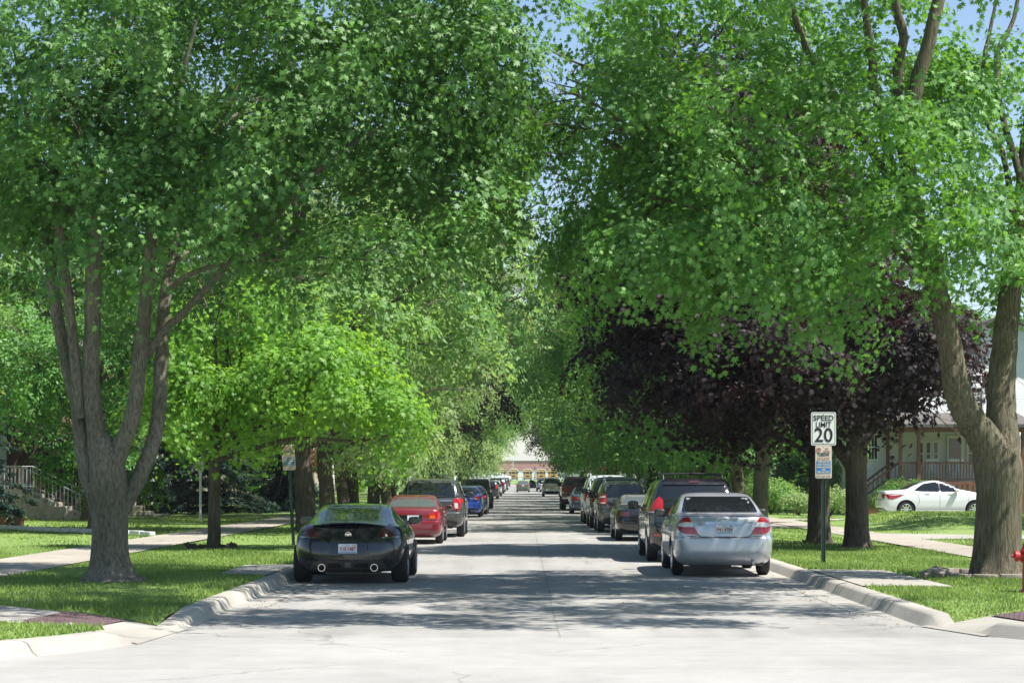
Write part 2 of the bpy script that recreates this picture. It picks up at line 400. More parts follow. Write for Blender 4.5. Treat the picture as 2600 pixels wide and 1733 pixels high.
# pale gutter pans beside both kerbs
M['gutter'] = pavement('gutter_concrete', (.335, .322, .298), joint_y=(3.1, .4), joint_dark=.6, stain=.16)
ysg = [25.0]+YS[2:]
strip('gutter_pan', XL-.02, XL+.42, ysg, .005, M['gutter'])
strip('gutter_pan', XR-.42, XR+.02, ysg, .005, M['gutter'])

def kerb(name, path, hf):
    """path runs with the lawn on its LEFT-hand normal side given by nrm"""
    prof = [(-.02, -.03), (0, .004), (.035, .03), (.085, .125), (.12, .15), (.20, .157), (.30, .156), (.30, -.05)]
    mb = MB(); vs = []; fs = []; k = len(path); n = len(prof)
    for i, (x, y, nx, ny) in enumerate(path):
        h = hf(x, y)
        for d, z in prof: vs.append((x+nx*d, y+ny*d, zt(y)+(z*h if z > .004 else z)))
    for i in range(k-1):
        for j in range(n-1): fs.append((i*n+j, i*n+j+1, (i+1)*n+j+1, (i+1)*n+j))
    mb.add(vs, fs); return struct(name, mb, M['conc'], True)
def kpath(side):
    """from the far end toward the camera, round the corner, then along the cross street"""
    p = []
    x0 = XL if side < 0 else XR
    yc, rad = (21.6, 4.6) if side < 0 else (23.4, 5.0)
    for y in [442, 430, 400, 350, 300, 250, 225, 200, 175, 150, 125, 100, 80, 60, 50, 40, 36, 33, 30, 28, 26, 25, 24.4, 24]:
        if y > yc: p.append((x0, y, side, 0))
    for i in range(31):
        t = R(90)*i/30
        nx, ny = side*math.cos(t), math.sin(t)
        p.append((x0+side*(rad-rad*math.cos(t)), yc-rad*math.sin(t), nx, ny))
    for x in (10, 14, 20, 30, 60): p.append((x0+side*(rad+x-8) if False else side*(abs(x0)+rad+x-9), yc-rad, 0, 1))
    return p, x0, yc, rad
def dip(a, b, c, d):
    return lambda x, y: 1-.86*(sstep(a, b, y)*(1-sstep(c, d, y)))
pL, *_ = kpath(-1); pR, *_ = kpath(1)
kerb('kerb', pL, lambda x, y: 1-.9*(sstep(20.0, 20.5, y)*(1-sstep(21.9, 22.5, y)))*(1 if x > -5 else 0))
kerb('kerb', pR, lambda x, y: 1-.9*(sstep(21.3, 21.75, y)*(1-sstep(22.5, 22.95, y)))*(1 if x < 6 else 0))

def drop(x, y):
    return .1*max(0, 1-math.hypot((x+4.15)/1.2, (y-22.2)/1.0)) if x < 0 else .1*max(0, 1-math.hypot((x-4.95)/1.2, (y-22.7)/.9))
def lawn(name, xe, far, yf, side):
    us = [0, .004, .012, .02, .03, .045, .06, .08, .1, .12, .135, .15, .165, .18, .2, .23, .26, .3, .4, .6, 1]
    ys = [0, .0015, .004, .008, .012, .018, .025, .035, .045, .06, .075, .085, .092, .1, .106, .112, .12, .13, .15, .18, .21, .26, .31, .36, .42, .5, .6, .75, .9, 1]
    mb = MB(); vs = []; fs = []
    for v in ys:
        for u in us:
            x = xe+(far-xe)*u; y = yf(x)+(440-yf(x))*v
            z = zl(x, y)
            d = abs(x-xe)
            z += .0 if d < .2 else .02*math.sin(x*1.1+y*.31)*min(1, d)+.012*math.sin(y*.9-x*.4)
            # fall to the ramp
            z -= drop(x, y)
            vs.append((x, y, z))
    w = len(us); n0 = len(vs)
    for i in range(w): vs.append((vs[i][0], vs[i][1], -.05))
    for i in range(w-1): fs.append((i, i+1, n0+i+1, n0+i))
    for j in range(len(ys)-1):
        for i in range(w-1): fs.append((j*w+i, j*w+i+1, (j+1)*w+i+1, (j+1)*w+i))
    mb.add(vs, fs); return struct(name, mb, M['lawn'], True)
def yfl(x): return 22.3+min(5.5, max(0, -4.15-x))*.72 if x > -9.65 else 26.3
def yfr(x): return 22.75+min(4.2, max(0, x-4.95))*.56
lawn('lawn', -4.15, -90, yfl, -1)
lawn('lawn', 4.95, 90, yfr, 1)
# far grass beyond the end of the street
strip('far_lawn', -120, 120, [463, 475, 490, 505, 520, 600], .03, M['lawn'], 4)

# corner lawns between the kerb and the ramp walk
def corner(name, path, pts, side):
    rim = [(x+nx*.29, y+ny*.29) for x, y, nx, ny in path]
    rim = [p for p in rim if (p[1] < 20.35 if side < 0 else p[1] < 21.55)]
    poly = rim+pts
    k = len(poly); lo = lambda x, y: .15-.1*max(0, 1-math.hypot((x-(-4.2 if side < 0 else 5.25))/.8, (y-(20.4 if side < 0 else 21.55))/.6))
    mb = MB(); mb.add([(x, y, lo(x, y)) for x, y in poly]+[(x, y, -.05) for x, y in poly], [tuple(range(k))]+[(i, (i+1) % k, k+(i+1) % k, k+i) for i in range(k)])
    return struct(name, mb, M['lawn'])
corner('lawn', pL, [(-50, 25), (-9.8, 24.2), (-8.2, 23.2), (-5.9, 21.7), (-4.25, 20.5)], -1)
corner('lawn', pR, [(50, 24.4), (9.2, 23.2), (8.6, 22.9), (6.4, 21.9), (5.3, 21.55)], 1)

def sheet(name, pts, m, n=8):
    """quad strip between two polylines of (x,y,z)"""
    A, B = pts; mb = MB(); vs = list(A)+list(B); k = len(A)
    mb.add(vs, [(i, i+1, k+i+1, k+i) for i in range(k-1)]); return struct(name, mb, m)
def seg(p, q, n): return [tuple(p[i]+(q[i]-p[i])*t/n for i in range(3)) for t in range(n+1)]
# ramp walks at the corner
a = [(-3.82, 22.25, .010), (-4.2, 22.45, .05), (-5.0, 22.97, .13), (-6.3, 23.9, .175), (-9.9, 26.5, .175)]
b = [(-3.98, 20.3, .010), (-4.3, 20.5, .05), (-5.0, 21.0, .13), (-6.3, 21.98, .175), (-9.9, 24.6, .175)]
sheet('ramp_walk', (a, b), M['slab'])
a = [(4.62, 22.78, .010), (5.0, 22.86, .05), (5.7, 23.2, .13), (6.8, 23.85, .175), (10.6, 25.9, .175)]
b = [(5.02, 21.32, .010), (5.4, 21.55, .05), (5.95, 21.75, .13), (6.9, 22.2, .175), (10.6, 23.9, .175)]
sheet('ramp_walk', (a, b), M['slab'])
def onramp(rw, u0, u1, v0, v1, dz):
    pass
def pad(a, b, label, cat='tactile paving'):
    mb = MB(); vs = []
    for p in a+b: vs.append(p)
    k = len(a)
    mb.add([(x, y, z+.012) for x, y, z in a]+[(x, y, z+.012) for x, y, z in b], [(i, i+1, k+i+1, k+i) for i in range(k-1)])
    # domes in rows
    for i in range(14):
        for j in range(10):
            u, v = (i+.5)/14, (j+.5)/10
            A = Vector(a[0]).lerp(Vector(a[-1]), u); B = Vector(b[0]).lerp(Vector(b[-1]), u); c = A.lerp(B, v)
            mb.lathe([(.022, .010), (.018, .017), (.008, .019)], 6, (c.x, c.y, c.z))
    tag(mb.build('tactile_pad', M['pad']), label, cat)
pad([(-4.55, 22.5, .09), (-5.35, 23.07, .155)], [(-4.75, 20.95, .09), (-5.5, 21.5, .155)], 'dark red tactile pad in the ramp walk left of the street mouth')
pad([(5.5, 23.0, .11), (6.45, 23.55, .168)], [(5.75, 21.75, .11), (6.7, 22.2, .168)], 'dark red tactile pad in the ramp walk right of the street mouth')

# pavements parallel to the street
ysw = [25.2]+[y for y in YS if y > 26 and y < 445]
strip('sidewalk', -10.15, -8.25, ysw, .18, M['walk'])
strip('sidewalk', 8.95, 10.4, ysw, .18, M['walk'])
# carriage walks between kerb and lawn, driveways and house walks
def flat(name, pts, m, dz=.018):
    mb = MB(); mb.add([(x, y, zl(x, y)+dz) for x, y in pts], [tuple(range(len(pts)))]); return struct(name, mb, m)
flat('carriage_walk', [(4.96, 28.6), (6.25, 28.4), (6.2, 33.6), (4.96, 33.9)], M['slab'])
flat('carriage_walk', [(-4.16, 31.9), (-5.0, 32.3), (-5.05, 35.6), (-4.16, 35.9)], M['slab'])
flat('house_walk', [(10.41, 51.4), (14, 51.8), (24, 52.6), (24, 54.4), (14, 55.2), (11.5, 56.3), (10.41, 57.0)], M['slab'])
flat('driveway', [(4.96, 63.4), (8.94, 63.9), (8.94, 69.6), (4.96, 70.2)], M['slab'], .012)
flat('driveway', [(10.41, 76.0), (19.6, 75.6), (19.6, 79.0), (10.41, 79.4)], M['slab'], .012)
flat('driveway', [(-4.16, 258), (-24, 258), (-24, 263), (-4.16, 263)], M['slab'])

# grass blades over the near lawns (stuff)
rng = np.random.default_rng(5)
def grass(n, xr, yr, ok, power=1.0):
    x = rng.uniform(xr[0], xr[1], n*3); u = rng.random(n*3)
    y = yr[0]+(yr[1]-yr[0])*u**power
    keep = ok(x, y); x = x[keep][:n]; y = y[keep][:n]
    return x, y
def ok_left(x, y):
    s = (x < -4.17) & ~((x > -10.2) & (x < -8.2))
    front = np.where(x > -9.65, 22.3+np.clip(-4.15-x, 0, 5.5)*.72, 26.3)
    s &= (y > front) & ~((x > -5.08) & (y > 31.8) & (y < 36))
    return s
def ok_right(x, y):
    s = (x > 4.97) & ~((x > 8.9) & (x < 10.45))
    s &= (y > 22.75+np.clip(x-4.95, 0, 4.2)*.56) & ~((x < 6.27) & (y > 28.3) & (y < 34)) & ~((x > 10.4) & (y > 51.3) & (y < 57))
    s &= ~((y > 63.3) & (y < 70.3) & (x < 9)) & ~((y > 75.6) & (y < 79.4)) & ~(((x-7.6)**2+(y-31.4)**2) < .85)
    bare = ((x-7.1)**2/.8+(y-25.2)**2/1.2 < 1) & (rng.random(len(x)) < .75)
    return s & ~bare
def ok_cl(x, y):
    d = np.hypot(x+8.45, y-21.6)
    return (d < 4.25) & (x < -4.3) & (y < 20.4+(-4.25-x)*.70) | ((x < -8.45) & (y < 23))
sets = [grass(62000, (-13, -4.17), (22, 46), ok_left, 1.2), grass(26000, (-26, -4.17), (46, 82), ok_left), grass(42000, (4.97, 11), (22.7, 46), ok_right, 1.2),
        grass(30000, (4.97, 21), (46, 82), ok_right), grass(16000, (-9, -4.3), (17.3, 23.5), ok_cl), grass(20000, (10.5, 24), (26, 50), ok_right)]
gx = np.concatenate([s[0] for s in sets]); gyy = np.concatenate([s[1] for s in sets]); n = len(gx)
gz = np.array([zl(a, b)-drop(a, b) for a, b in zip(gx, gyy)])+.012
# keep the ramp edge clear
h = rng.uniform(.02, .06, n)*(1+.5*np.sin(gx*2.1+gyy*.8)); w = rng.uniform(.007, .014, n)*(1+gyy/60); th = rng.uniform(0, 6.283, n); lean = rng.uniform(.01, .06, n); la = rng.uniform(0, 6.283, n)
V = np.empty((n, 3, 3)); V[:, 0] = np.stack([gx-np.cos(th)*w, gyy-np.sin(th)*w, gz-.02], 1); V[:, 1] = np.stack([gx+np.cos(th)*w, gyy+np.sin(th)*w, gz-.02], 1)
V[:, 2] = np.stack([gx+np.cos(la)*lean, gyy+np.sin(la)*lean, gz+h], 1)
def raw_mesh(name, verts, k, var=None, mats=()):
    """every face has k consecutive vertices"""
    nv = len(verts); nf = nv//k
    me = bpy.data.meshes.new(name)
    me.vertices.add(nv); me.vertices.foreach_set('co', np.ascontiguousarray(verts, dtype=np.float32).ravel())
    me.loops.add(nv); me.loops.foreach_set('vertex_index', np.arange(nv, dtype=np.int32))
    me.polygons.add(nf); me.polygons.foreach_set('loop_start', np.arange(0, nv, k, dtype=np.int32))
    me.update(calc_edges=True)
    if var is not None:
        a = me.attributes.new('var', 'FLOAT', 'FACE'); a.data.foreach_set('value', np.ascontiguousarray(var, dtype=np.float32))
    for m in mats: me.materials.append(m)
    return me
patch = .5+.22*np.sin(gx*1.3+np.sin(gyy*.7)*2)+.2*np.sin(gyy*1.1+gx*.5)+.25*np.sin(gx*3.7+2*np.sin(gyy*2.3))*np.sin(gyy*2.9+gx)
me = raw_mesh('grass', V.reshape(-1, 3), 3, np.clip(rng.random(n)*.35+patch*.65, 0, 1), [M['grass']])
tag(link('grass', me), 'short sunlit grass blades growing over both front lawns', 'grass', kind='stuff')
# ---------------------------------------------------------------- trees and plants
def half(pts): return pts+[(-x, y) for x, y in reversed(pts[1:-1])]
MAPLE = np.array(half([(0, 0), (.22, -.07), (.20, .12), (.54, .18), (.24, .36), (.46, .72), (.12, .56), (0, 1.05)]))
OVAL = np.array(half([(0, 0), (.26, .28), (.22, .62), (0, 1.0)]))
LANCE = np.array(half([(0, 0), (.16, .4), (0, 1.0)]))
NEED = np.array([(-.10, 0), (.10, 0), (0, 1.0)])
def unit(a): return a/np.maximum(1e-9, np.linalg.norm(a, axis=-1, keepdims=True))
def leaves(name, blobs, n_spray, per, size, shape, seed, m, spray_r=.42, droop=.5, up=.75, fill=.45, jit=.42, clump=1, Rc=1.):
    """foliage as real leaves: sprays of overlapping leaves spread through several crown lobes"""
    rg = np.random.default_rng(seed); B = np.array(blobs, float)
    wgt = (B[:, 3]*B[:, 4]*B[:, 5])**.8*(B[:, 6] if B.shape[1] > 6 else 1); wgt /= wgt.sum()
    n_all = n_spray; n_spray = max(1, n_spray//clump)
    bi = rg.choice(len(B), n_spray, p=wgt)
    d = unit(rg.normal(size=(n_spray, 3))); r = fill+(1-fill)*rg.random(n_spray)**.55
    r *= 1+.12*rg.normal(size=n_spray)*.6
    rad = B[bi, 3:6]; c = B[bi, :3]+d*rad*r[:, None]
    no = unit(d/rad)
    sn = unit(np.array([0, 0, up])+no*.55+rg.normal(size=(n_spray, 3))*.28)
    a = unit(np.cross(sn, rg.normal(size=(n_spray, 3)))); b = np.cross(sn, a)
    if clump > 1:
        # boughs: drooping domes of sprays with open air between them
        C = np.repeat(np.arange(n_spray), clump); n_spray = len(C)
        rc = Rc*np.repeat(rg.uniform(.65, 1.25, len(c)), clump); u = np.sqrt(rg.random(n_spray)); ph = rg.uniform(0, 6.283, n_spray)
        rd = a[C]*np.cos(ph)[:, None]+b[C]*np.sin(ph)[:, None]
        # boughs reach out from the trunk: longer outward than sideways
        oh = no[C].copy(); oh[:, 2] *= .2; oh = unit(oh)
        c = c[C]+rd*(rc*u)[:, None]+oh*(rc*.35*rg.random(n_spray))[:, None]+np.array([0, 0, 1.])*(rc*(.28-.62*u**2.2))[:, None]+rg.normal(size=(n_spray, 3))*.07
        no = no[C]; sn = unit(sn[C]+rd*(.95*u)[:, None]+rg.normal(size=(n_spray, 3))*.14)
        a = unit(np.cross(sn, rg.normal(size=(n_spray, 3)))); b = np.cross(sn, a)
    k = n_spray*per; S = np.repeat(np.arange(n_spray), per)
    ph = rg.uniform(0, 6.283, k); rr = spray_r*np.sqrt(rg.random(k))*np.repeat(rg.uniform(.6, 1.3, n_spray), per)
    rdir = a[S]*np.cos(ph)[:, None]+b[S]*np.sin(ph)[:, None]
    pos = c[S]+rdir*rr[:, None]+sn[S]*rg.normal(size=(k, 1))*.05
    pos[:, 2] -= droop*rr**2/spray_r
    ln = unit(sn[S]+rg.normal(size=(k, 3))*jit+rdir*.25)
    tip = unit(rdir+np.array([0, 0, -.45])+rg.normal(size=(k, 3))*.35)
    yv = unit(tip-ln*(tip*ln).sum(1, keepdims=True)); xv = np.cross(yv, ln)
    sz = size*rg.uniform(.45, 1.25, k)
    T = shape; kk = len(T)
    fold = -.22*np.abs(T[:, 0])-.12*T[:, 1]**2
    V = pos[:, None, :]+sz[:, None, None]*(T[None, :, 0:1]*xv[:, None, :]+T[None, :, 1:2]*yv[:, None, :]+fold[None, :, None]*ln[:, None, :])
    V[:, :, 2] = np.maximum(V[:, :, 2], .02)
    var = np.clip(np.repeat(rg.random(n_spray), per)*.55+rg.random(k)*.45, 0, 1)
    return raw_mesh(name, V.reshape(-1, 3), kk, var, [m])
def curve(pts, n):
    """smooth polyline through control points (x,y,z,r)"""
    P = np.array(pts, float); k = len(P); out = []
    for i in range(k-1):
        p0, p1, p2, p3 = P[max(i-1, 0)], P[i], P[i+1], P[min(i+2, k-1)]
        for j in range(n):
            t = j/n
            out.append(.5*((2*p1)+(-p0+p2)*t+(2*p0-5*p1+4*p2-p3)*t*t+(-p0+3*p1-3*p2+p3)*t**3))
    out.append(P[-1]); return np.array(out)
def limb(mb, pts, n=10, sub=4, wob=0., rg=None, lobes=None):
    c = curve(pts, sub)
    if wob and rg is not None:
        c[1:-1, :3] += rg.normal(size=(len(c)-2, 3))*wob
    mb.tube(c[:, :3].tolist(), np.maximum(.006, c[:, 3]).tolist(), n, lobes=lobes)
    return c
def twigs(mb, rg, start, end, r0, depth=2, n=5, spread=.5):
    """a limb that forks a few times toward its end"""
    s, e = np.array(start, float), np.array(end, float); L = np.linalg.norm(e-s)
    m1 = s+(e-s)*.35+rg.normal(size=3)*L*.06; m2 = s+(e-s)*.7+rg.normal(size=3)*L*.07
    limb(mb, [(*s, r0), (*m1, r0*.75), (*m2, r0*.5), (*e, r0*.22)], n, 3)
    if depth:
        for q, f in ((m1, .62), (m2, .55), (m2, .45), (e, .4)):
            dr = unit((e-s)[None])[0]+rg.normal(size=3)*spread
            twigs(mb, rg, q, q+dr*L*f*.8, r0*.42, depth-1, max(4, n-1), spread)

# --- the big many-stemmed maple on the left corner
def flare(seed, amp, nl, fall):
    rg = random.Random(seed); ph = [rg.uniform(0, 6.28) for _ in range(3)]
    def f(i, t):
        a = amp*math.exp(-i/fall)
        return a*(.5+.5*math.cos(nl*t+ph[0]))+.6*a*math.cos((nl+2)*t+ph[1])*.5+.025*math.cos(3*t+ph[2]+i*.3)
    return f
def px_limb(Y, pts, s, dy=0.):
    """limb through surveyed picture points; radii in photo pixels"""
    n = len(pts); out = []
    for i, (x, y, r) in enumerate(pts):
        q = pt(x, y, Y+dy*i/(n-1)); out.append((*q, r/s))
    return out
rg = np.random.default_rng(11)
YA = 30.1; sA = 149.5
ta = thing('maple_tree', 'big grey-barked maple with many stems on the left corner lawn', 'tree', pt(255, 1326, YA)[:2]+(.13,), 0, 'maples flanking the street mouth')
base = Vector(ta.location)
def rel(pts, o): return [(p[0]-o.x, p[1]-o.y, p[2]-o.z, *p[3:]) for p in pts]
mb = MB()
limb(mb, rel(px_limb(YA, [(256, 1350, 96), (256, 1338, 80), (255, 1326, 64), (255, 1310, 53), (254, 1285, 45), (253, 1240, 41), (252, 1180, 41), (250, 1120, 42), (246, 1060, 38), (236, 1015, 26), (226, 985, 12), (222, 965, 6)], sA), base), 40, 5, lobes=flare(3, .5, 5, 7))
for pts, dy in [([(243, 1225, 22), (231, 1165, 26), (212, 1105, 25), (197, 1060, 22), (185, 989, 18), (176, 920, 17), (157, 851, 16), (138, 764, 15), (124, 678, 14), (110, 560, 12), (96, 470, 10), (60, 250, 6), (20, 60, 3)], .5),
                ([(186, 960, 13), (173, 834, 13), (166, 764, 12), (156, 678, 12), (140, 560, 11), (130, 470, 10), (125, 250, 6), (150, 50, 3)], -.3),
                ([(245, 1100, 30), (228, 1050, 25), (221, 989, 22), (211, 920, 21), (208, 834, 20), (212, 764, 19), (214, 678, 19), (218, 560, 17), (226, 450, 14), (250, 250, 9), (260, 0, 5)], 0.),
                ([(250, 1110, 26), (263, 1066, 24), (281, 1020, 21), (304, 955, 19), (318, 851, 18), (329, 747, 17), (336, 678, 16), (346, 560, 14), (354, 460, 12), (400, 250, 8), (450, 50, 4)], -.3),
                ([(268, 1190, 20), (290, 1152, 20), (318, 1100, 19), (342, 1045, 18), (360, 980, 17), (368, 886, 17), (372, 782, 16), (380, 678, 14), (396, 590, 12), (430, 450, 9), (520, 250, 6), (600, 100, 3)], .9),
                ([(337, 815, 11), (352, 792, 10), (380, 757, 9.5), (415, 723, 9), (452, 685, 8.5), (540, 590, 8), (620, 510, 7), (720, 400, 6), (830, 320, 4.5), (960, 260, 2.5)], -1.0),
                ([(392, 660, 7), (430, 632, 6), (480, 615, 5), (580, 600, 4), (720, 590, 3), (880, 600, 2)], -.8)]:
    c = rel(px_limb(YA, pts, sA, dy), base); limb(mb, c, 14, 4, .006, rg)
for q in [(150, 260), (60, 300), (330, 200), (520, 200), (700, 160), (300, 60), (760, 380), (930, 420), (560, 420), (860, 120), (180, 380)]:
    e = np.array(pt(q[0], q[1], YA+rg.uniform(-1.6, 1.6)))-np.array(base); s0 = np.array(pt(240+(q[0]-240)*.45, q[1]+190, YA))-np.array(base)
    twigs(mb, rg, s0, e, .045, 2, 6)
mb.build('trunk', M['bark_grey'], ta, True, 60)
def px_blobs(Y, L, o):
    out = []
    for x, y, dy, rx, ry, rz, w in L:
        q = pt(x, y, Y+dy); out.append((q[0]-o.x, q[1]-o.y, q[2]-o.z, rx, ry, rz, w))
    return out
bl = px_blobs(YA, [(430, 130, 0, 4.3, 3.6, 2.7, 1), (120, 300, .8, 2.6, 2.2, 1.5, 1), (800, 380, -.6, 2.1, 1.9, 1.5, 1.3), (930, 480, -.9, 1.2, 1.3, .95, 1.5), (1080, 600, -1, .62, .8, .42, 2.2),
                   (600, 430, -1.9, 1.6, 1.2, 1.1, 1.2), (900, 90, .6, 1.8, 2.6, 1.8, 1), (380, -330, 0, 4.2, 3.8, 2.6, .55), (300, 400, -1.9, 1.8, 1.2, .8, 1.2), (640, 580, 1.5, 1.6, 1.3, .5, .8), (60, 560, 2.5, 1.9, 1.5, 1.0, .9),
                   (480, 640, 3.0, 1.6, 1.2, 1.0, .9), (300, -270, -4.2, 3.6, 2.0, 1.3, .6), (880, -150, -3.6, 2.6, 1.9, 1.3, .7), (1070, 150, .4, 1.0, 1.6, 1.5, 1.1), (1030, 330, .6, .7, 1.2, .8, 1.1), (160, 170, .6, 2.2, 2.0, 1.5, 1.2), (330, 330, .4, 1.6, 1.6, 1.1, 1.1), (180, 430, -1.2, 1.4, 1.1, .7, 1.1), (650, -400, -6.6, 3.4, 1.6, 1.2, .8), (100, -420, -6.8, 2.6, 1.6, 1.2, .7), (860, -500, -8.2, 2.6, 1.8, 1.0, 1.2)], base)
link('crown', leaves('maple_crown_left', bl, 4600, 28, .104, MAPLE, 21, M['leaf'], .36, .4, fill=.42, jit=.40, clump=26, Rc=1.08), ta)

# --- the forked maple on the right corner
YB = 31.4; sB = 143.3
tb = thing('maple_tree', 'thick ridged maple forking low beside the red hydrant', 'tree', pt(2291, 1318, YB)[:2]+(.13,), 0, 'maples flanking the street mouth')
base = Vector(tb.location); mb = MB()
limb(mb, rel(px_limb(YB, [(2291, 1334, 66), (2291, 1310, 60), (2292, 1270, 55), (2293, 1200, 52), (2294, 1130, 52), (2293, 1080, 55), (2290, 1030, 50)], sB), base), 40, 5, lobes=flare(8, .18, 6, 5))
for pts, dy in [([(2282, 1080, 44), (2268, 1020, 40), (2244, 985, 36), (2217, 945, 33), (2200, 900, 31), (2185, 820, 28), (2172, 740, 25), (2155, 680, 24), (2135, 600, 22), (2100, 480, 20), (2080, 340, 18), (2105, 200, 17), (2135, 90, 15), (2165, -40, 13), (2190, -240, 8)], -1.2),
                ([(2298, 1080, 40), (2304, 1016, 37), (2300, 950, 35), (2300, 880, 33), (2306, 800, 30), (2318, 700, 27), (2330, 580, 24), (2350, 420, 18), (2370, 200, 12), (2390, -60, 6)], .6),
                ([(2110, 500, 13), (2070, 330, 12), (2062, 160, 12), (2075, 90, 11), (2055, 0, 10), (2040, -160, 6)], -.6),
                ([(2130, 580, 12), (2060, 420, 11), (2012, 230, 10), (2000, 120, 10), (1985, 0, 8), (1960, -140, 5)], -1.4),
                ([(2100, 480, 11), (1990, 330, 10), (1900, 200, 9), (1850, 100, 8), (1820, 20, 7), (1780, -120, 4)], -2.2),
                ([(2150, 660, 10), (2040, 560, 9), (1900, 520, 7), (1740, 520, 5), (1600, 480, 3.5), (1440, 440, 2)], -1.2),
                ([(2120, 540, 10), (1980, 430, 8), (1820, 350, 7), (1640, 270, 5), (1460, 200, 4), (1270, 120, 2)], -.6),
                ([(2160, 690, 8), (2050, 660, 7), (1900, 650, 5), (1760, 640, 3), (1640, 650, 2)], -2.),
                ([(2350, 430, 9), (2300, 250, 7), (2290, 130, 6), (2330, 40, 5), (2350, -120, 4)], .3), ([(2330, 560, 9), (2310, 380, 7), (2262, 260, 6), (2258, 150, 5), (2285, 20, 4), (2300, -120, 3)], .8)]:
    limb(mb, rel(px_limb(YB, pts, sB, dy), base), 14, 4, .008, rg)
for q in [(1700, 420), (1550, 350), (1400, 260), (1300, 180), (1850, 420), (1900, 560), (1650, 600), (2000, 480), (1500, 560), (1750, 180), (1250, 330), (1350, 430)]:
    e = np.array(pt(q[0], q[1], YB+rg.uniform(-1.8, 1.4)))-np.array(base); s0 = np.array(pt(q[0]*.5+2100*.5, q[1]*.6+200, YB-.5))-np.array(base)
    twigs(mb, rg, s0, e, .05, 2, 6)
# a pruned knot on the leaning limb
kx = pt(2192, 853, YB-.55); mb.lathe([(.10, 0), (.085, .025), (.05, .03), (.045, .005)], 12, (kx[0]-base.x-.02, kx[1]-base.y-.1, kx[2]-base.z), 'Y')
mb.build('trunk', M['bark_ridge'], tb, True, 60)
bl = px_blobs(YB, [(1830, 330, -.4, 3.4, 3.0, 2.0, 1), (1580, 490, -1.2, 1.9, 1.7, .95, 1.2), (1440, 330, .2, 1.4, 1.9, 1.5, .8), (2130, 440, -1.2, 1.6, 1.5, 1.1, 1.3), (1780, 570, -1.4, 1.6, 1.3, .6, 1.3),
                   (1260, 200, .5, 1.0, 1.4, 1.2, .65), (1900, -230, .5, 4.2, 3.4, 2.0, .35), (2320, 560, -.5, 1.2, 1.4, 1.3, 1.2), (2080, 570, -1.2, 1.3, 1.2, .6, 1.3), (2000, 250, -1.9, 1.5, 1.2, .9, .9), (1640, 120, .4, 2.2, 2, 1.3, .9),
                   (1330, 440, .6, .7, .9, .5, .9), (2290, 330, 0, 1.0, 1.2, .9, .7), (2280, 720, 1.0, 1.0, 1, .5, .8), (1230, 60, .8, 1.1, 1.6, .9, .55), (1200, 210, 1.4, .6, 1.0, .7, .4), (1160, 60, 2.0, .8, 1.2, .8, .35), (1850, -260, -4.0, 3.2, 2.0, 1.3, .7), (1380, -120, -2.6, 2.0, 1.9, 1.2, .7), (2250, 120, .5, 1.2, 1.4, 1.0, .9), (2080, 120, .2, 1.2, 1.4, .9, .8), (1470, 570, -1.2, 1.3, 1.3, .5, 1.4), (1660, 615, -1.4, 1.3, 1.2, .42, 1.4), (1860, 610, -1.3, 1.2, 1.2, .42, 1.3), (2050, -490, -8.8, 3.0, 1.7, 1.1, 1.5), (1560, -500, -9.2, 2.2, 1.7, 1.0, 1.6), (2600, -490, -8.6, 2.6, 1.7, 1.1, 1.3), (2300, -440, -6.4, 3.0, 1.7, 1.1, .8)], base)
link('crown', leaves('maple_crown_right', bl, 4100, 28, .104, MAPLE, 22, M['leaf_b'], .36, .4, fill=.42, jit=.40, clump=23, Rc=.95), tb)

# --- purple maples on the right
def px_tree(name, label, cat, Y, foot, trunk_limbs, blobs, ns, per, size, shape, seed, lm, bm, s=None, group=None, spray=.45, dy=0., droop=.5):
    s = 4500/Y; t = thing(name, label, cat, pt(foot[0], foot[1], Y)[:2]+(zl(pt(*foot, Y)[0], Y)-.03,), 0, group)
    o = Vector(t.location); mb = MB(); rgl = np.random.default_rng(seed)
    for i, pts in enumerate(trunk_limbs):
        limb(mb, rel(px_limb(Y, pts, s, 0 if i == 0 else rgl.uniform(-1.2, 1.2)), o), 18 if i == 0 else 9, 4, .006, rgl, flare(seed, .3, 5, 5) if i == 0 else None)
    B = px_blobs(Y, blobs, o)
    for b in B[:8]:
        e = np.array(b[:3])+rgl.normal(size=3)*.5; twigs(mb, rgl, (0, 0, min(max(2.0, e[2]*.45), 5)), e, .06, 2, 5)
    mb.build('trunk', bm, t, True, 60)
    link('crown', leaves(name+'_crown', B, ns, per, size, shape, seed, lm, spray, droop, clump=10, Rc=.75, jit=.34), t)
    return t
px_tree('purple_maple', 'dark purple maple with twin low forks just beyond the speed limit sign', 'tree', 44.4, (1968, 1258),
        [[(1968, 1264, 34), (1968, 1240, 28), (1968, 1180, 25), (1966, 1100, 24), (1966, 1040, 26), (1972, 980, 20), (1985, 900, 14), (1990, 800, 9)],
         [(1958, 1070, 17), (1920, 1020, 14), (1880, 960, 11), (1830, 900, 8), (1780, 840, 5)], [(1975, 1010, 13), (2030, 950, 9), (2100, 915, 7), (2180, 880, 4)]],
        [(1820, 790, 0, 3.6, 3.4, 1.75, 1), (1540, 680, .6, 1.7, 2, 1.1, 1.2), (1390, 590, .8, .6, 1.0, .5, 1.2), (2080, 800, -.4, 1.6, 1.8, 1.0, 1.2), (1700, 450, .6, 3.0, 3, 2.2, 1), (1880, 890, -.5, 1.8, 1.4, .6, 1.2), (2240, 780, 0, 1.1, 1.2, .9, 1), (1660, 200, .6, 2.2, 2.2, 1.7, .9), (1520, 830, 0, 1.2, 1.2, .7, 1.1)],
        3700, 24, .125, MAPLE, 31, M['leaf_p'], M['bark_dark'])
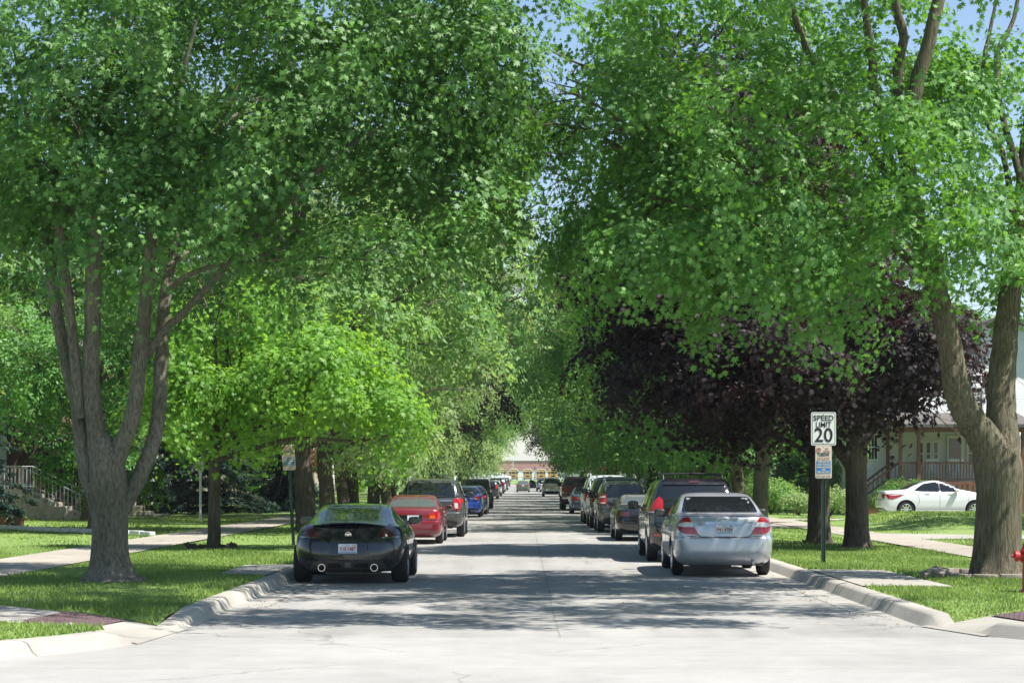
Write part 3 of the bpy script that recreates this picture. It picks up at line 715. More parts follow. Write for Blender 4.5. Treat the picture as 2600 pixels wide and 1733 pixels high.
px_tree('purple_maple', 'dark purple maple with a straight trunk right behind the sign post', 'tree', 47.6, (1880, 1248),
        [[(1880, 1252, 33), (1880, 1235, 27), (1880, 1170, 24), (1880, 1100, 23), (1878, 1020, 22), (1860, 930, 17), (1840, 800, 11)], [(1876, 1050, 14), (1840, 990, 11), (1800, 930, 8), (1760, 880, 5)]],
        [(1700, 780, 0, 3.4, 3, 1.8, 1), (1500, 620, .4, 1.6, 2, 1.2, 1), (1850, 600, 0, 3, 3, 2.3, 1), (1640, 910, -.5, 1.6, 1.4, .6, 1.2), (1980, 830, .3, 2, 2, .9, 1), (1730, 330, .3, 2.6, 2.6, 2, 1)],
        1700, 24, .17, MAPLE, 32, M['leaf_p'], M['bark_dark'])
# --- young bright maple on the left
px_tree('young_maple', 'young bright yellow-green maple with slim trunk ringed by old boards', 'tree', 43.9, (491, 1260),
        [[(491, 1264, 17), (491, 1250, 14.5), (492, 1180, 13.5), (493, 1100, 13), (494, 1040, 13), (496, 980, 11), (505, 900, 8), (520, 800, 4)], [(497, 1020, 8), (520, 980, 6), (580, 930, 4), (680, 890, 2.5)], [(494, 990, 7), (470, 930, 5), (450, 850, 3)]],
        [(530, 840, .3, 1.3, 1.5, .9, 1), (690, 850, -.1, 1.4, 1.5, .8, 1), (450, 750, .5, .75, .9, .45, 1.2), (600, 720, .4, 1.0, 1.1, .5, 1.2), (800, 760, .8, .6, .8, .4, 1.2), (940, 960, 0, .3, .4, .22, 2.2), (390, 940, .2, .5, .7, .35, 1.3), (800, 905, -.3, 1.15, 1.2, .85, 1.3), (470, 905, -.2, 1.0, 1.2, .8, 1.2), (690, 885, -.8, 1.3, 1.1, .5, 1.3), (885, 938, 0, .55, .7, .45, 1.5), (760, 830, .4, 1.2, 1.3, .7, 1), (560, 920, -.2, 1.3, 1.2, .4, 1.1), (430, 860, 1, 1.1, 1.2, .8, .9)],
        1450, 24, .118, MAPLE, 41, M['leaf_y'], M['bark_dark'], droop=.35)

px_tree('street_tree', 'tall airy pale tree arching over the middle of the road', 'tree', 95, (858, 1176),
        [[(858, 1180, 18), (858, 1168, 14), (860, 1100, 13), (866, 1000, 12), (890, 880, 10), (940, 740, 8), (1000, 620, 6), (1060, 520, 3)], [(868, 990, 8), (930, 880, 7), (1020, 790, 5), (1120, 720, 3), (1220, 670, 1.5)], [(895, 870, 7), (980, 720, 5), (1080, 580, 4), (1180, 500, 2.5), (1270, 450, 1.2)], [(862, 1060, 8), (820, 940, 6), (790, 800, 4), (780, 680, 2)]],
        [(1150, 510, 0, 1.5, 2.2, 1.1, 1.0), (1260, 620, -1, 1.3, 2, 1.2, 1.1), (1090, 600, 0, 2.0, 2.4, 1.6, 1), (1170, 740, 1, 1.7, 2, 1.2, 1), (960, 640, 0, 2.6, 2.6, 2.2, 1), (820, 700, 0, 2.4, 2.6, 2.4, 1), (1020, 820, 1, 2.0, 2.2, 1.4, 1), (880, 900, 0, 2.2, 2.4, 1.8, 1), (1000, 960, -.5, 1.6, 1.8, 1.2, 1), (1270, 400, 1, .9, 1.6, .6, .6), (900, 480, 0, 2.0, 2.2, 1.6, .8)],
        2600, 22, .21, OVAL, 47, M['leaf_pale'], M['bark_dark'], group='street trees along the left kerb')
# --- prototypes for the trees further along the street: shared meshes, each copy its own thing
def proto(seed, H, rad, low, lm, bm, shape, size, ns, per, tr=.3, stems=1):
    rgl = np.random.default_rng(seed); mb = MB(); B = []
    zc = (low+H)/2; rz = (H-low)/2
    B.append((0, 0, zc, rad*.62, rad*.62, rz*.72, .7))
    for i in range(11):
        a = i*2.4+rgl.uniform(-.4, .4); h = low+.8+(H-low-1.6)*((i+.5)/11)
        q = math.sqrt(max(.05, 1-((h-zc)/rz)**2))*rad*.72*(.72+.5*(h-low)/(H-low))
        r_ = rgl.uniform(.26, .42)*rad
        ex = 1.3 if math.cos(a) > 0 and h > low+2 else 1
        B.append((math.cos(a)*q*ex, math.sin(a)*q, h, r_, r_, r_*rgl.uniform(.5, .8), 1.4))
    fork = low+rgl.uniform(.0, .6)
    lean = rgl.normal(size=2)*.15
    limb(mb, [(0, 0, -.05, tr*1.35), (0, 0, .25, tr*1.1), (lean[0]*.4, lean[1]*.4, fork*.5, tr), (lean[0], lean[1], fork, tr*.95), (lean[0]*1.6, lean[1]*1.6, fork+(H-fork)*.4, tr*.6), (lean[0]*2, lean[1]*2, H*.85, tr*.15)], 16, 4, .01, rgl, flare(seed, .3, 5, 4))
    for b in B[1:]:
        z0 = min(max(fork*.85, b[2]-b[2]*.35), H*.6); t = z0/H
        twigs(mb, rgl, (lean[0]*1.2, lean[1]*1.2, z0), b[:3], tr*.36, 2, 6)
    tm = mb.mesh('street_trunk', bm, True, 60)
    cm = leaves('street_crown', B, ns, per, size, shape, seed+1, lm, .5, .4, fill=.4, clump=12, Rc=1.15, jit=.36)
    return tm, cm
PR = {'mid': proto(51, 15.5, 6.4, 2.7, M['leaf_mid'], M['bark_dark'], OVAL, .22, 2500, 20),
      'pale': proto(52, 16.5, 6.2, 2.5, M['leaf_pale'], M['bark_dark'], LANCE, .26, 2500, 22),
      'deep': proto(53, 15.0, 6.6, 2.7, M['leaf'], M['bark_ridge'], OVAL, .22, 2300, 20),
      'light': proto(54, 14.0, 5.8, 2.4, M['leaf_b'], M['bark_ridge'], OVAL, .21, 2300, 20),
      'purple': proto(55, 10.5, 4.6, 2.6, M['leaf_p'], M['bark_dark'], OVAL, .24, 1400, 20),
      'back': proto(56, 16.0, 7.5, 2.0, M['leaf'], M['bark_dark'], OVAL, .42, 1100, 18)}
SPECIES = {'mid': 'mid-green', 'pale': 'pale fine-leaved', 'deep': 'deep green', 'light': 'fresh green', 'purple': 'dark purple', 'back': 'broad dark green'}
def street_tree(kind, x, y, label, sc=1., rot=0., sz=None, group=None, tilt=None):
    t = thing({'purple': 'purple_maple'}.get(kind, 'street_tree'), label, 'tree', (x, y, zl(x, y)-.02), rot, group)
    a = link('trunk', PR[kind][0], t); b = link('crown', PR[kind][1], t)
    t.scale = (sc, sc, sz or sc)
    if tilt: t.rotation_euler = (tilt[0], tilt[1], rot)
    return t
GL, GR = 'street trees along the left kerb', 'street trees along the right kerb'
for i, (k, x, y, sc, sz, lab) in enumerate([
    ('mid', -6.5, 59, .95, .95, 'tall tree with a thick trunk beside the leaning parking sign on the left'),
    ('pale', -7.1, 71, .9, .95, 'pale leaning tree second in the left kerb row'),
    ('pale', -7.3, 80.5, .8, .85, 'pale slim-trunked tree behind the dark coupe roof'),
    ('mid', -7.35, 85, .85, .95, 'mid-green tree close behind the slim pale one on the left'),
    ('pale', -7.4, 107, .95, 1., 'pale tree over the red sedan further down the left row'),
    ('mid', -7.6, 115, .95, 1., 'mid-green tree level with the boxy black off-roader'),
    ('pale', -7.4, 127, 1., 1.05, 'pale tall tree standing between the black off-roader and the second parking sign'),
    ('purple', -7.2, 142, .9, 1., 'dark purple tree in the left kerb row'),
    ('mid', -7.4, 156, 1., 1.05, 'mid-green tree just past the purple one on the left'),
    ('pale', -7.3, 172, 1., 1.05, 'pale tree beside the dark crossover on the left'),
    ('light', -7.5, 190, 1., 1.05, 'fresh green tree beside the small white crossover on the left'),
    ('pale', -7.4, 210, 1.05, 1.1, 'pale tree two thirds down the left kerb row'),
    ('mid', -7.5, 232, 1.05, 1.1, 'mid-green tree beside the black car with bright red lamps'),
    ('pale', -8.2, 258, 1.05, 1.05, 'pale tree beside the silver car on the far left kerb'),
    ('light', -8.6, 290, 1.05, 1.05, 'fresh green tree near the far end of the left row'),
    ('mid', -9.2, 330, 1.05, 1., 'last but one mid-green tree of the left row'),
    ('pale', -10.5, 380, 1.05, 1., 'last pale tree of the left row before the school')]):
    street_tree(k, x, y, lab, sc*(1.0 if y < 130 else 1.14 if y < 190 else 1.24), .5*math.sin(i*2.7), sz*(1.0 if y < 130 else 1.1), GL, (0, .1) if i == 1 else None)
for i, (k, x, y, sc, sz, lab) in enumerate([
    ('light', 7.75, 64, .82, .82, 'fresh green forked tree right behind the silver sedan'),
    ('deep', 7.9, 71, .75, .85, 'deep green tree second behind the silver sedan'),
    ('light', 7.75, 81, .85, .95, 'fresh green tree above the black van on the right'),
    ('deep', 7.7, 89, .9, 1., 'deep green tree above the olive crossover'),
    ('light', 7.6, 101, .95, 1., 'fresh green tree beside the blue grey sedan on the right'),
    ('mid', 7.4, 113, .95, 1.05, 'mid-green tree beside the lifted red pickup'),
    ('deep', 7.6, 126, 1., 1.05, 'deep green tree just past the lifted red pickup'),
    ('light', 7.5, 140, 1., 1.05, 'fresh green tree halfway down the right row'),
    ('deep', 7.5, 156, 1., 1.1, 'deep green tall tree past halfway down the right row'),
    ('mid', 7.6, 175, 1.05, 1.1, 'mid-green tree short of the tan utility wagon on the right'),
    ('deep', 7.7, 196, 1., 1.1, 'deep green tree level with the tan utility wagon'),
    ('mid', 8.6, 222, 1., 1.05, 'mid-green tree just past the tan utility wagon'),
    ('purple', 8.2, 268, 1.2, .95, 'dark purple tree leaning over the far right cars'),
    ('purple', 9.6, 300, 1.1, 1., 'last dark purple tree at the end of the right row'),
    ('mid', 12.5, 345, 1.1, 1., 'mid-green tree beyond the purple ones on the right'),
    ('deep', 15, 400, 1.1, 1., 'deep green tree last on the right before the school')]):
    street_tree(k, x, y, lab, sc*(1.0 if y < 130 else 1.14 if y < 190 else 1.24), math.pi+.5*math.sin(i*1.9), sz*(1.0 if y < 130 else 1.1), GR, (0, -.18) if k == 'purple' and i == 12 else None)
# trees behind the houses
for k, x, y, sc_, r_, lab in [('light', -12.7, 58, .56, 2.6, 'low-branched green tree right behind the big maple stems'), ('mid', -19.8, 60, .7, 1., 'green tree at the left edge beyond the dark spruce'), ('back', -16.8, 76, .9, .5, 'broad dark tree over the concrete steps'), ('deep', -17, 108, .8, 4, 'deep green tree over the black lantern'), ('light', 13.5, 118, .8, 1, 'fresh green tree on the lawn behind the right kerb row')]:
    street_tree(k, x, y, lab, sc_, r_, None, 'front garden trees')
rb = random.Random(4)
ORD = ['', 'first', 'second', 'third', 'fourth', 'fifth', 'sixth', 'seventh', 'eighth', 'ninth', 'tenth', 'eleventh', 'twelfth', 'thirteenth', 'fourteenth', 'fifteenth', 'sixteenth', 'seventeenth', 'eighteenth', 'nineteenth', 'twentieth']
BK = [(-21, 52), (-30, 60), (-34, 74), (-31, 90), (-27, 108), (-33, 126), (-25, 140), (-31, 172), (-23, 190), (-30, 215), (-24, 240), (-33, 280), (-25, 320), (-30, 370), (-22, 415),
      (22, 60), (33, 70), (38, 88), (31, 106), (21, 118), (35, 124), (26, 140), (22, 165), (31, 190), (24, 220), (32, 255), (24, 290), (31, 330), (25, 385), (14, 108), (-16, 128), (16, 150), (-15, 205), (16, 255)]
for i, (x, y) in enumerate(BK):
    k = rb.choice(['back', 'back', 'mid', 'deep', 'pale'])
    sd = 'left' if x < 0 else 'right'
    n_side = sum(1 for q in BK if (q[0] < 0) == (x < 0) and q[1] < y)+1
    lab = f'{SPECIES[k]} backyard tree behind the {sd} houses, {ORD[n_side]} counted down the street'
    street_tree(k, x, y, lab, rb.uniform(.85, 1.1), rb.uniform(0, 6), None, 'backyard trees behind the houses')

# --- conifers and shrubs
def spruce(x, y, H, r, label, seed, m='needle', n=2600, low=.3):
    t = thing('spruce_tree', label, 'tree', (x, y, zl(x, y)), 0); rgl = np.random.default_rng(seed); mb = MB()
    limb(mb, [(0, 0, -.05, .2), (0, 0, H*.5, .11), (0, 0, H, .02)], 10, 5)
    pos = []; dirs = []
    z = low; 
    while z < H-.3:
        rr = r*(1-z/H)**.85
        for k in range(int(rgl.integers(7, 10))):
            a = rgl.uniform(0, 6.283); L = rr*rgl.uniform(.75, 1.12)
            p = [(0, 0, z, .03), (math.cos(a)*L*.5, math.sin(a)*L*.5, z-.02*L, .02), (math.cos(a)*L, math.sin(a)*L, z-.22*L, .008)]
            c = limb(mb, p, 4, 3)
            m_ = int(44*L)
            for q in range(m_):
                u = rgl.uniform(.15, 1); i0 = min(len(c)-2, int(u*(len(c)-1))); b = c[i0, :3]+(c[i0+1, :3]-c[i0, :3])*(u*(len(c)-1)-i0)
                side = rgl.choice([-1, 1])*rgl.uniform(.0, .32)*(1.15-u)*L*.5
                pos.append(b+np.array([-math.sin(a)*side, math.cos(a)*side, -abs(side)*.35+rgl.normal()*.02])); dirs.append((math.cos(a)+rgl.normal()*.6, math.sin(a)+rgl.normal()*.6, -.35+rgl.normal()*.2))
        z += rgl.uniform(.26, .4)*H/7
    mb.build('trunk', M['bark_dark'], t, True, 60)
    pos = np.repeat(np.array(pos), 4, 0); D = np.repeat(np.array(dirs), 4, 0); k = len(pos)
    pos = pos+rgl.normal(size=(k, 3))*.05; yv = unit(D+rgl.normal(size=(k, 3))*.35); ln = unit(np.array([0, 0, 1.])+rgl.normal(size=(k, 3))*.4); xv = unit(np.cross(yv, ln))
    sz = rgl.uniform(.12, .24, k); T = NEED*np.array([1.6, 1])
    V = pos[:, None]+sz[:, None, None]*(T[None, :, 0:1]*xv[:, None]+T[None, :, 1:2]*yv[:, None])
    link('crown', raw_mesh('spruce_crown', V.reshape(-1, 3), 3, rgl.random(k), [M[m]]), t); return t
spruce(-14.6, 92, 9, 3.3, 'broad blue-green spruce behind the white lamp post', 61)
spruce(-17.5, 98, 8.5, 2.9, 'narrower spruce standing left behind the broad one', 62)
spruce(-18.3, 66, 9.5, 1.9, 'tall dark spruce at the left edge in front of the concrete steps', 63)
spruce(-12.2, 101, 5.2, 2.3, 'smaller spruce whose skirt reaches the sunny lawn', 64)
def shrub(x, y, r, h, label, seed, lm, name='shrub', ns=170, per=18, size=.12, shape=OVAL, z0=.0, stem=True, group=None, tall=False):
    t = thing(name, label, 'tree' if tall else 'shrub', (x, y, zl(x, y)+z0-.02), 0, group); rgl = np.random.default_rng(seed)
    mb = MB()
    lowz = h*.35 if tall else h*.12
    for k in range(6): 
        a = k*1.05; mb.tube([(0, 0, 0), (math.cos(a)*r*.25, math.sin(a)*r*.25, h*.35), (math.cos(a)*r*.6, math.sin(a)*r*.6, h*.75)], [.03, .022, .01], 5)
    mb.build('stem', M['bark_dark'], t, True)
    B = [(0, 0, (h+lowz)/2, r*.75, r*.75, (h-lowz)*.45, 1)]+[(math.cos(a)*r*.5, math.sin(a)*r*.5, lowz+(h-lowz)*rgl.uniform(.25, .7), r*.5, r*.5, (h-lowz)*.3, 1) for a in (0, 1.3, 2.6, 3.9, 5.2)]
    link('foliage', leaves(name+'_foliage', B, ns, per, size, shape, seed, lm, .22, .3, jit=.6), t); return t
shrub(-18.6, 82.0, 2.3, 4.4, 'dark rounded yew behind the concrete steps', 71, M['yew'], 'yew_bush', 1000, 20, .12, LANCE)
shrub(-17.3, 86, 1.4, 3.2, 'upright evergreen bush between the two flights of steps', 72, M['yew'], 'yew_bush', 420, 20, .12, LANCE)
shrub(-20.6, 147, 2.2, 3.3, 'dark clipped bush beside the black lantern post', 73, M['yew'], 'yew_bush', 420, 20, .2, OVAL)
shrub(-17.5, 150, 2.9, 4.6, 'small red-leaved maple in front of the tan house', 74, M['leaf_red'], 'red_maple', 520, 20, .22, MAPLE, tall=True)
shrub(-18.6, 141, 1.4, 2.6, 'bright green bush under the red maple', 75, M['leaf_y'], 'shrub', 200, 16, .2)
shrub(-16.3, 134, 1.5, 1.9, 'rusty brown bush on the tan house lawn', 76, M['leaf_brown'], 'shrub', 260, 18, .16)
shrub(-13.2, 118, 1.2, 1.6, 'fresh green bush behind the left trunks', 77, M['leaf_b'], 'shrub', 200, 16, .16)
shrub(-14.5, 165, 1.5, 2.6, 'yellow-green clipped bush deep on the left lawns', 78, M['leaf_y'], 'shrub', 200, 16, .2)
shrub(-12.6, 178, 1.4, 2.2, 'green bush left of the dark driveway car', 79, M['leaf_b'], 'shrub', 200, 16, .2)
shrub(16.6, 85.0, 1.7, 1.75, 'juniper bush in front of the brown porch', 80, M['leaf'], 'shrub', 460, 20, .13, LANCE)
shrub(11.4, 90, 1.5, 1.9, 'low round green bush at the foot of the porch stairs', 81, M['leaf_mid'], 'shrub', 260, 18, .13)
shrub(10.4, 96, 1.6, 4.0, 'tall loose bush between the two purple trunks', 82, M['leaf'], 'shrub', 360, 20, .17)
shrub(13.2, 101, 2.2, 4.6, 'large dark lilac bush left of the white house', 83, M['leaf'], 'shrub', 520, 20, .18)
shrub(12.4, 88, .9, 1.1, 'pale flowering bush on the right lawn edge', 84, M['leaf_pale'], 'shrub', 140, 16, .11)
shrub(13.6, 86.5, 1.1, 1.4, 'sage green bush beside the pale flowering one', 85, M['leaf_pale'], 'shrub', 200, 18, .11)
shrub(9.8, 112, 2.4, 3.6, 'broad green bush behind the silver sedan on the right', 86, M['leaf_mid'], 'shrub', 460, 20, .2)
shrub(16.6, 97.5, 1.7, 3.2, 'dense bush against the white house left corner', 87, M['leaf'], 'shrub', 360, 20, .16)
# ---------------------------------------------------------------- vehicles
def pchip(x, y, xs):
    x = np.array(x, float); y = np.array(y, float); h = np.diff(x); d = np.diff(y)/h; m = np.zeros(len(x))
    for i in range(1, len(x)-1):
        if d[i-1]*d[i] > 0:
            w1, w2 = 2*h[i]+h[i-1], h[i]+2*h[i-1]; m[i] = (w1+w2)/(w1/d[i-1]+w2/d[i])
    m[0], m[-1] = d[0], d[-1]
    i = np.clip(np.searchsorted(x, xs)-1, 0, len(x)-2); t = (xs-x[i])/h[i]
    return (2*t**3-3*t**2+1)*y[i]+(t**3-2*t**2+t)*h[i]*m[i]+(-2*t**3+3*t**2)*y[i+1]+(t**3-t**2)*h[i]*m[i+1]
class Shell:
    """a car skin as a stack of rounded plan outlines: rows (z, y_rear, y_front, half_width, r_rear, r_front)"""
    def __init__(s, rows, bow=.05, bowf=.12, taper=.05):
        s.rows = np.array(rows, float); z = s.rows[:, 0]; s.bow, s.bowf, s.taper = bow, bowf, taper
        zs = [z[0]]
        for a, b in zip(z[:-1], z[1:]):
            n = max(2, int(math.ceil((b-a)/.03))); zs += [a+(b-a)*(k+1)/n for k in range(n)]
        s.zs = np.array(zs); s.c = [pchip(z, s.rows[:, k], s.zs) for k in range(1, 6)]
    def at(s, z): return [float(np.interp(z, s.zs, c)) for c in s.c]
    def ring(s, i):
        yr, yf, w, rr, rf = [c[i] for c in s.c]; L = yf-yr
        rr = min(rr, w*.9, L*.45); rf = min(rf, w*.9, L*.45); P = []
        for k in range(7):
            x = (w-rr)*k/6; P.append((x, yr+s.bow*(x/w)**2))
        y0 = yr+s.bow*((w-rr)/w)**2
        for k in range(1, 8):
            t = R(90)*k/7; P.append((w-rr+rr*math.sin(t), y0+rr*1.15*(1-math.cos(t))))
        y1 = yf-s.bowf*((w-rf)/w)**2
        a, b = y0+rr*1.15, y1-rf*1.15
        for k in range(1, 22): P.append((w, a+(b-a)*k/22))
        for k in range(0, 8):
            t = R(90)*k/7; P.append((w-rf+rf*math.cos(t), y1-rf*1.15*(1-math.sin(t))))
        for k in range(1, 7):
            x = (w-rf)*(1-k/6); P.append((x, yf-s.bowf*(x/w)**2))
        ym = (yr+yf)/2; out = []
        for x, y in P:
            q = abs((y-ym)/(L/2+1e-6)); out.append((x*(1-s.taper*q**3), y))
        return out
    def mesh(s, m):
        mb = MB(); vs = []; fs = []; n = None
        for i in range(len(s.zs)):
            h = s.ring(i); full = h+[(-x, y) for x, y in h[-2:0:-1]]; n = len(full)
            vs += [(x, y, s.zs[i]) for x, y in full]
        K = len(s.zs)
        for i in range(K-1):
            for j in range(n): fs.append((i*n+j, i*n+(j+1) % n, (i+1)*n+(j+1) % n, (i+1)*n+j))
        # caps as strips between the mirrored halves
        H = len(s.ring(0))
        for base, flip in ((0, True), ((K-1)*n, False)):
            for j in range(H-1):
                a, b = base+j, base+j+1; c, d = base+(n-j) % n, base+(n-j-1) % n
                q = [a, b, d, c]; q = [v for k2, v in enumerate(q) if v not in q[:k2]]
                if len(q) > 2: fs.append(tuple(q[::-1] if flip else q))
        mb.add(vs, fs); return mb.mesh('body', m, True, 38)
def cut(me, cutters, angle=38):
    """boolean difference; cutters: list of MB, their faces keep the dark well material"""
    ob = link('tmp', me); tmp = [ob]
    for c in cutters:
        co = link('cut', c.mesh('cut', M['trim'])); tmp.append(co)
        md = ob.modifiers.new('b', 'BOOLEAN'); md.operation = 'DIFFERENCE'; md.object = co; md.solver = 'EXACT'
        try: md.material_mode = 'TRANSFER'
        except Exception: pass
    bpy.context.view_layer.update(); dg = bpy.context.evaluated_depsgraph_get()
    out = bpy.data.meshes.new_from_object(ob.evaluated_get(dg))
    for t in tmp: bpy.data.objects.remove(t)
    out.polygons.foreach_set('use_smooth', [True]*len(out.polygons)); out.set_sharp_from_angle(angle=R(angle)); return out
def roundpoly(pts, r=.03, n=3):
    out = []; k = len(pts)
    for i in range(k):
        p0, p, p1 = Vector((*pts[i-1], 0)), Vector((*pts[i], 0)), Vector((*pts[(i+1) % k], 0))
        a, b = p0-p, p1-p; rr = min(r, a.length*.45, b.length*.45)
        A, B = p+a.normalized()*rr, p+b.normalized()*rr
        for t in range(n+1):
            u = t/n; q = A*(1-u)**2+p*2*u*(1-u)+B*u*u; out.append((q.x, q.y))
    return out
AX = {'rear': (Vector((0, 1, 0)), lambda u, v: Vector((u, -4, v))), 'front': (Vector((0, -1, 0)), lambda u, v: Vector((u, 12, v))),
      'right': (Vector((-1, 0, 0)), lambda u, v: Vector((4, u, v))), 'left': (Vector((1, 0, 0)), lambda u, v: Vector((-4, u, v))), 'top': (Vector((0, 0, -1)), lambda u, v: Vector((u, v, 5)))}
def panel(bvh, outline, axis, name, m, off=.006, thick=.014, grid=.09, mb=None, mi=0, rnd=.03):
    """a plate lying on the skin: an outline seen along an axis, wrapped on and given an edge"""
    if rnd: outline = roundpoly(outline, rnd)
    d, org = AX[axis]; bm = bmesh.new()
    vs = [bm.verts.new((u, v, 0)) for u, v in outline]
    try: bm.faces.new(vs)
    except ValueError: bm.free(); return None
    us = [p[0] for p in outline]; ws = [p[1] for p in outline]
    for lo, hi, nrm in ((min(us), max(us), (1, 0, 0)), (min(ws), max(ws), (0, 1, 0))):
        k = int((hi-lo)/grid)
        for i in range(1, k+1):
            q = lo+(hi-lo)*i/(k+1); co = (q, 0, 0) if nrm[0] else (0, q, 0)
            bmesh.ops.bisect_plane(bm, geom=bm.verts[:]+bm.edges[:]+bm.faces[:], plane_co=co, plane_no=nrm)
    bmesh.ops.triangulate(bm, faces=bm.faces[:])
    bm.verts.index_update(); P = []; Q = []; lastd = None
    for v in bm.verts:
        o = org(v.co.x, v.co.y); hit, nn, _, dist = bvh.ray_cast(o, d)
        if hit is None:
            g = o+d*(lastd if lastd else 4.5); hit, nn, _, _ = bvh.find_nearest(g)
        else: lastd = dist
        if nn.dot(d) > 0: nn = -nn
        P.append(hit+nn*off); Q.append(hit+nn*(off-thick))
    own = mb is None
    if own: mb = MB()
    n = len(P); faces = [tuple(v.index for v in f.verts) for f in bm.faces]
    rim = []
    for e in bm.edges:
        if len(e.link_faces) == 1:
            a, b = e.verts[0].index, e.verts[1].index; rim.append((a, b, n+b, n+a))
    bm.free(); mb.add([tuple(p) for p in P+Q], faces+rim, mi)
    return mb.mesh(name, m, True, 50) if own else None
def ribbon(pts, w, closed=False):
    """outline polygons of a thin strip along a 2-D polyline -> list of quads"""
    out = []
    k = len(pts)
    for i in range(k if closed else k-1):
        a, b = Vector(pts[i]), Vector(pts[(i+1) % k]); t = (b-a).normalized(); nn = Vector((-t.y, t.x))*w/2; e = t*w*.3
        out.append([tuple(a-nn-e), tuple(b-nn+e), tuple(b+nn+e), tuple(a+nn-e)])
    return out
def seams(bvh, lists, axis, name='panel_gap', w=.010, m=None, off=.0025):
    mb = MB()
    for pts in lists:
        for q in ribbon(pts, w): panel(bvh, q, axis, name, None, off, .006, .12, mb, 0, 0)
    return mb.mesh(name, m or M['seam'], True, 50)
WH = {}
def wheel_meshes(r, w, style='alloy'):
    key = (r, w, style)
    if key in WH: return WH[key]
    t = MB().lathe([(r*.60, -w/2+.02), (r*.88, -w/2), (r*.985, -w/2+.03), (r, -w/2+.06), (r, w/2-.06), (r*.985, w/2-.03), (r*.88, w/2), (r*.68, w/2-.006), (r*.65, w/2-.012), (r*.62, w/2-.075)], 36, axis='X')
    for k in range(3): t.lathe([(r*1.001, w*(-.27+.25*k)-.004), (r*.992, w*(-.27+.25*k)), (r*1.001, w*(-.27+.25*k)+.004)], 24, axis='X') if False else None
    rim = MB(); h = w/2
    rim.lathe([(r*.655, h-.03), (r*.66, h-.008), (r*.64, h-.004), (r*.60, h-.012), (r*.58, h-.06)], 36, axis='X')
    rim = MB()
    n = 36; ringp = [(r*.665, h-.006), (r*.635, h-.001), (r*.60, h-.012), (r*.585, h-.07)]
    vs = []; fs = []
    for q, hh in ringp:
        for j in range(n): vs.append((hh, q*math.cos(6.2832*j/n), q*math.sin(6.2832*j/n)))
    for i in range(3):
        for j in range(n): fs.append((i*n+j, i*n+(j+1) % n, (i+1)*n+(j+1) % n, (i+1)*n+j))
    rim.add(vs, fs)
    ns = {'alloy': 7, 'dark': 5, 'cap': 9, 'steel': 8, 'split': 10}.get(style, 6)
    for k in range(ns):
        a = 6.2832*k/ns; wd = .07 if ns < 8 else .045
        c, s_ = math.cos(a), math.sin(a)
        def P(q, t, hh): return (hh, q*c-t*s_, q*s_+t*c)
        v = [P(r*.12, -wd*.7, h-.022), P(r*.12, wd*.7, h-.022), P(r*.62, wd*.45, h-.010), P(r*.62, -wd*.45, h-.010), P(r*.12, -wd*.7, h-.06), P(r*.12, wd*.7, h-.06), P(r*.62, wd*.45, h-.05), P(r*.62, -wd*.45, h-.05)]
        rim.add(v, [(0, 1, 2, 3), (7, 6, 5, 4), (0, 4, 5, 1), (1, 5, 6, 2), (2, 6, 7, 3), (3, 7, 4, 0)])
    rim.lathe([(r*.17, h-.06), (r*.17, h-.018), (r*.10, h-.008), (.01, h-.006)], 16, axis='X')
    WH[key] = (t.mesh('wheel', M['tyre'], True, 40), rim.mesh('rim', M['dark_alloy'] if style == 'dark' else M['alloy'], True, 30)); return WH[key]
def mirror_x(pts): return [(-x, z) for x, z in pts]
class Model:
    """parts of one kind of vehicle, built once; y = 0 at the rear bumper, front toward +y"""
    def __init__(s): s.parts = []; s.body = None; s.shell = None
    def add(s, name, me, role=None, parent=None, label=None, loc=(0, 0, 0), rotz=0, key=None):
        if me is not None: s.parts.append((name, me, role, parent, label, loc, rotz, key)); return len(s.parts)-1
def rear_y(bvh, x, z):
    hit, *_ = bvh.ray_cast(Vector((x, -4, z)), Vector((0, 1, 0))); return hit.y if hit is not None else 0.
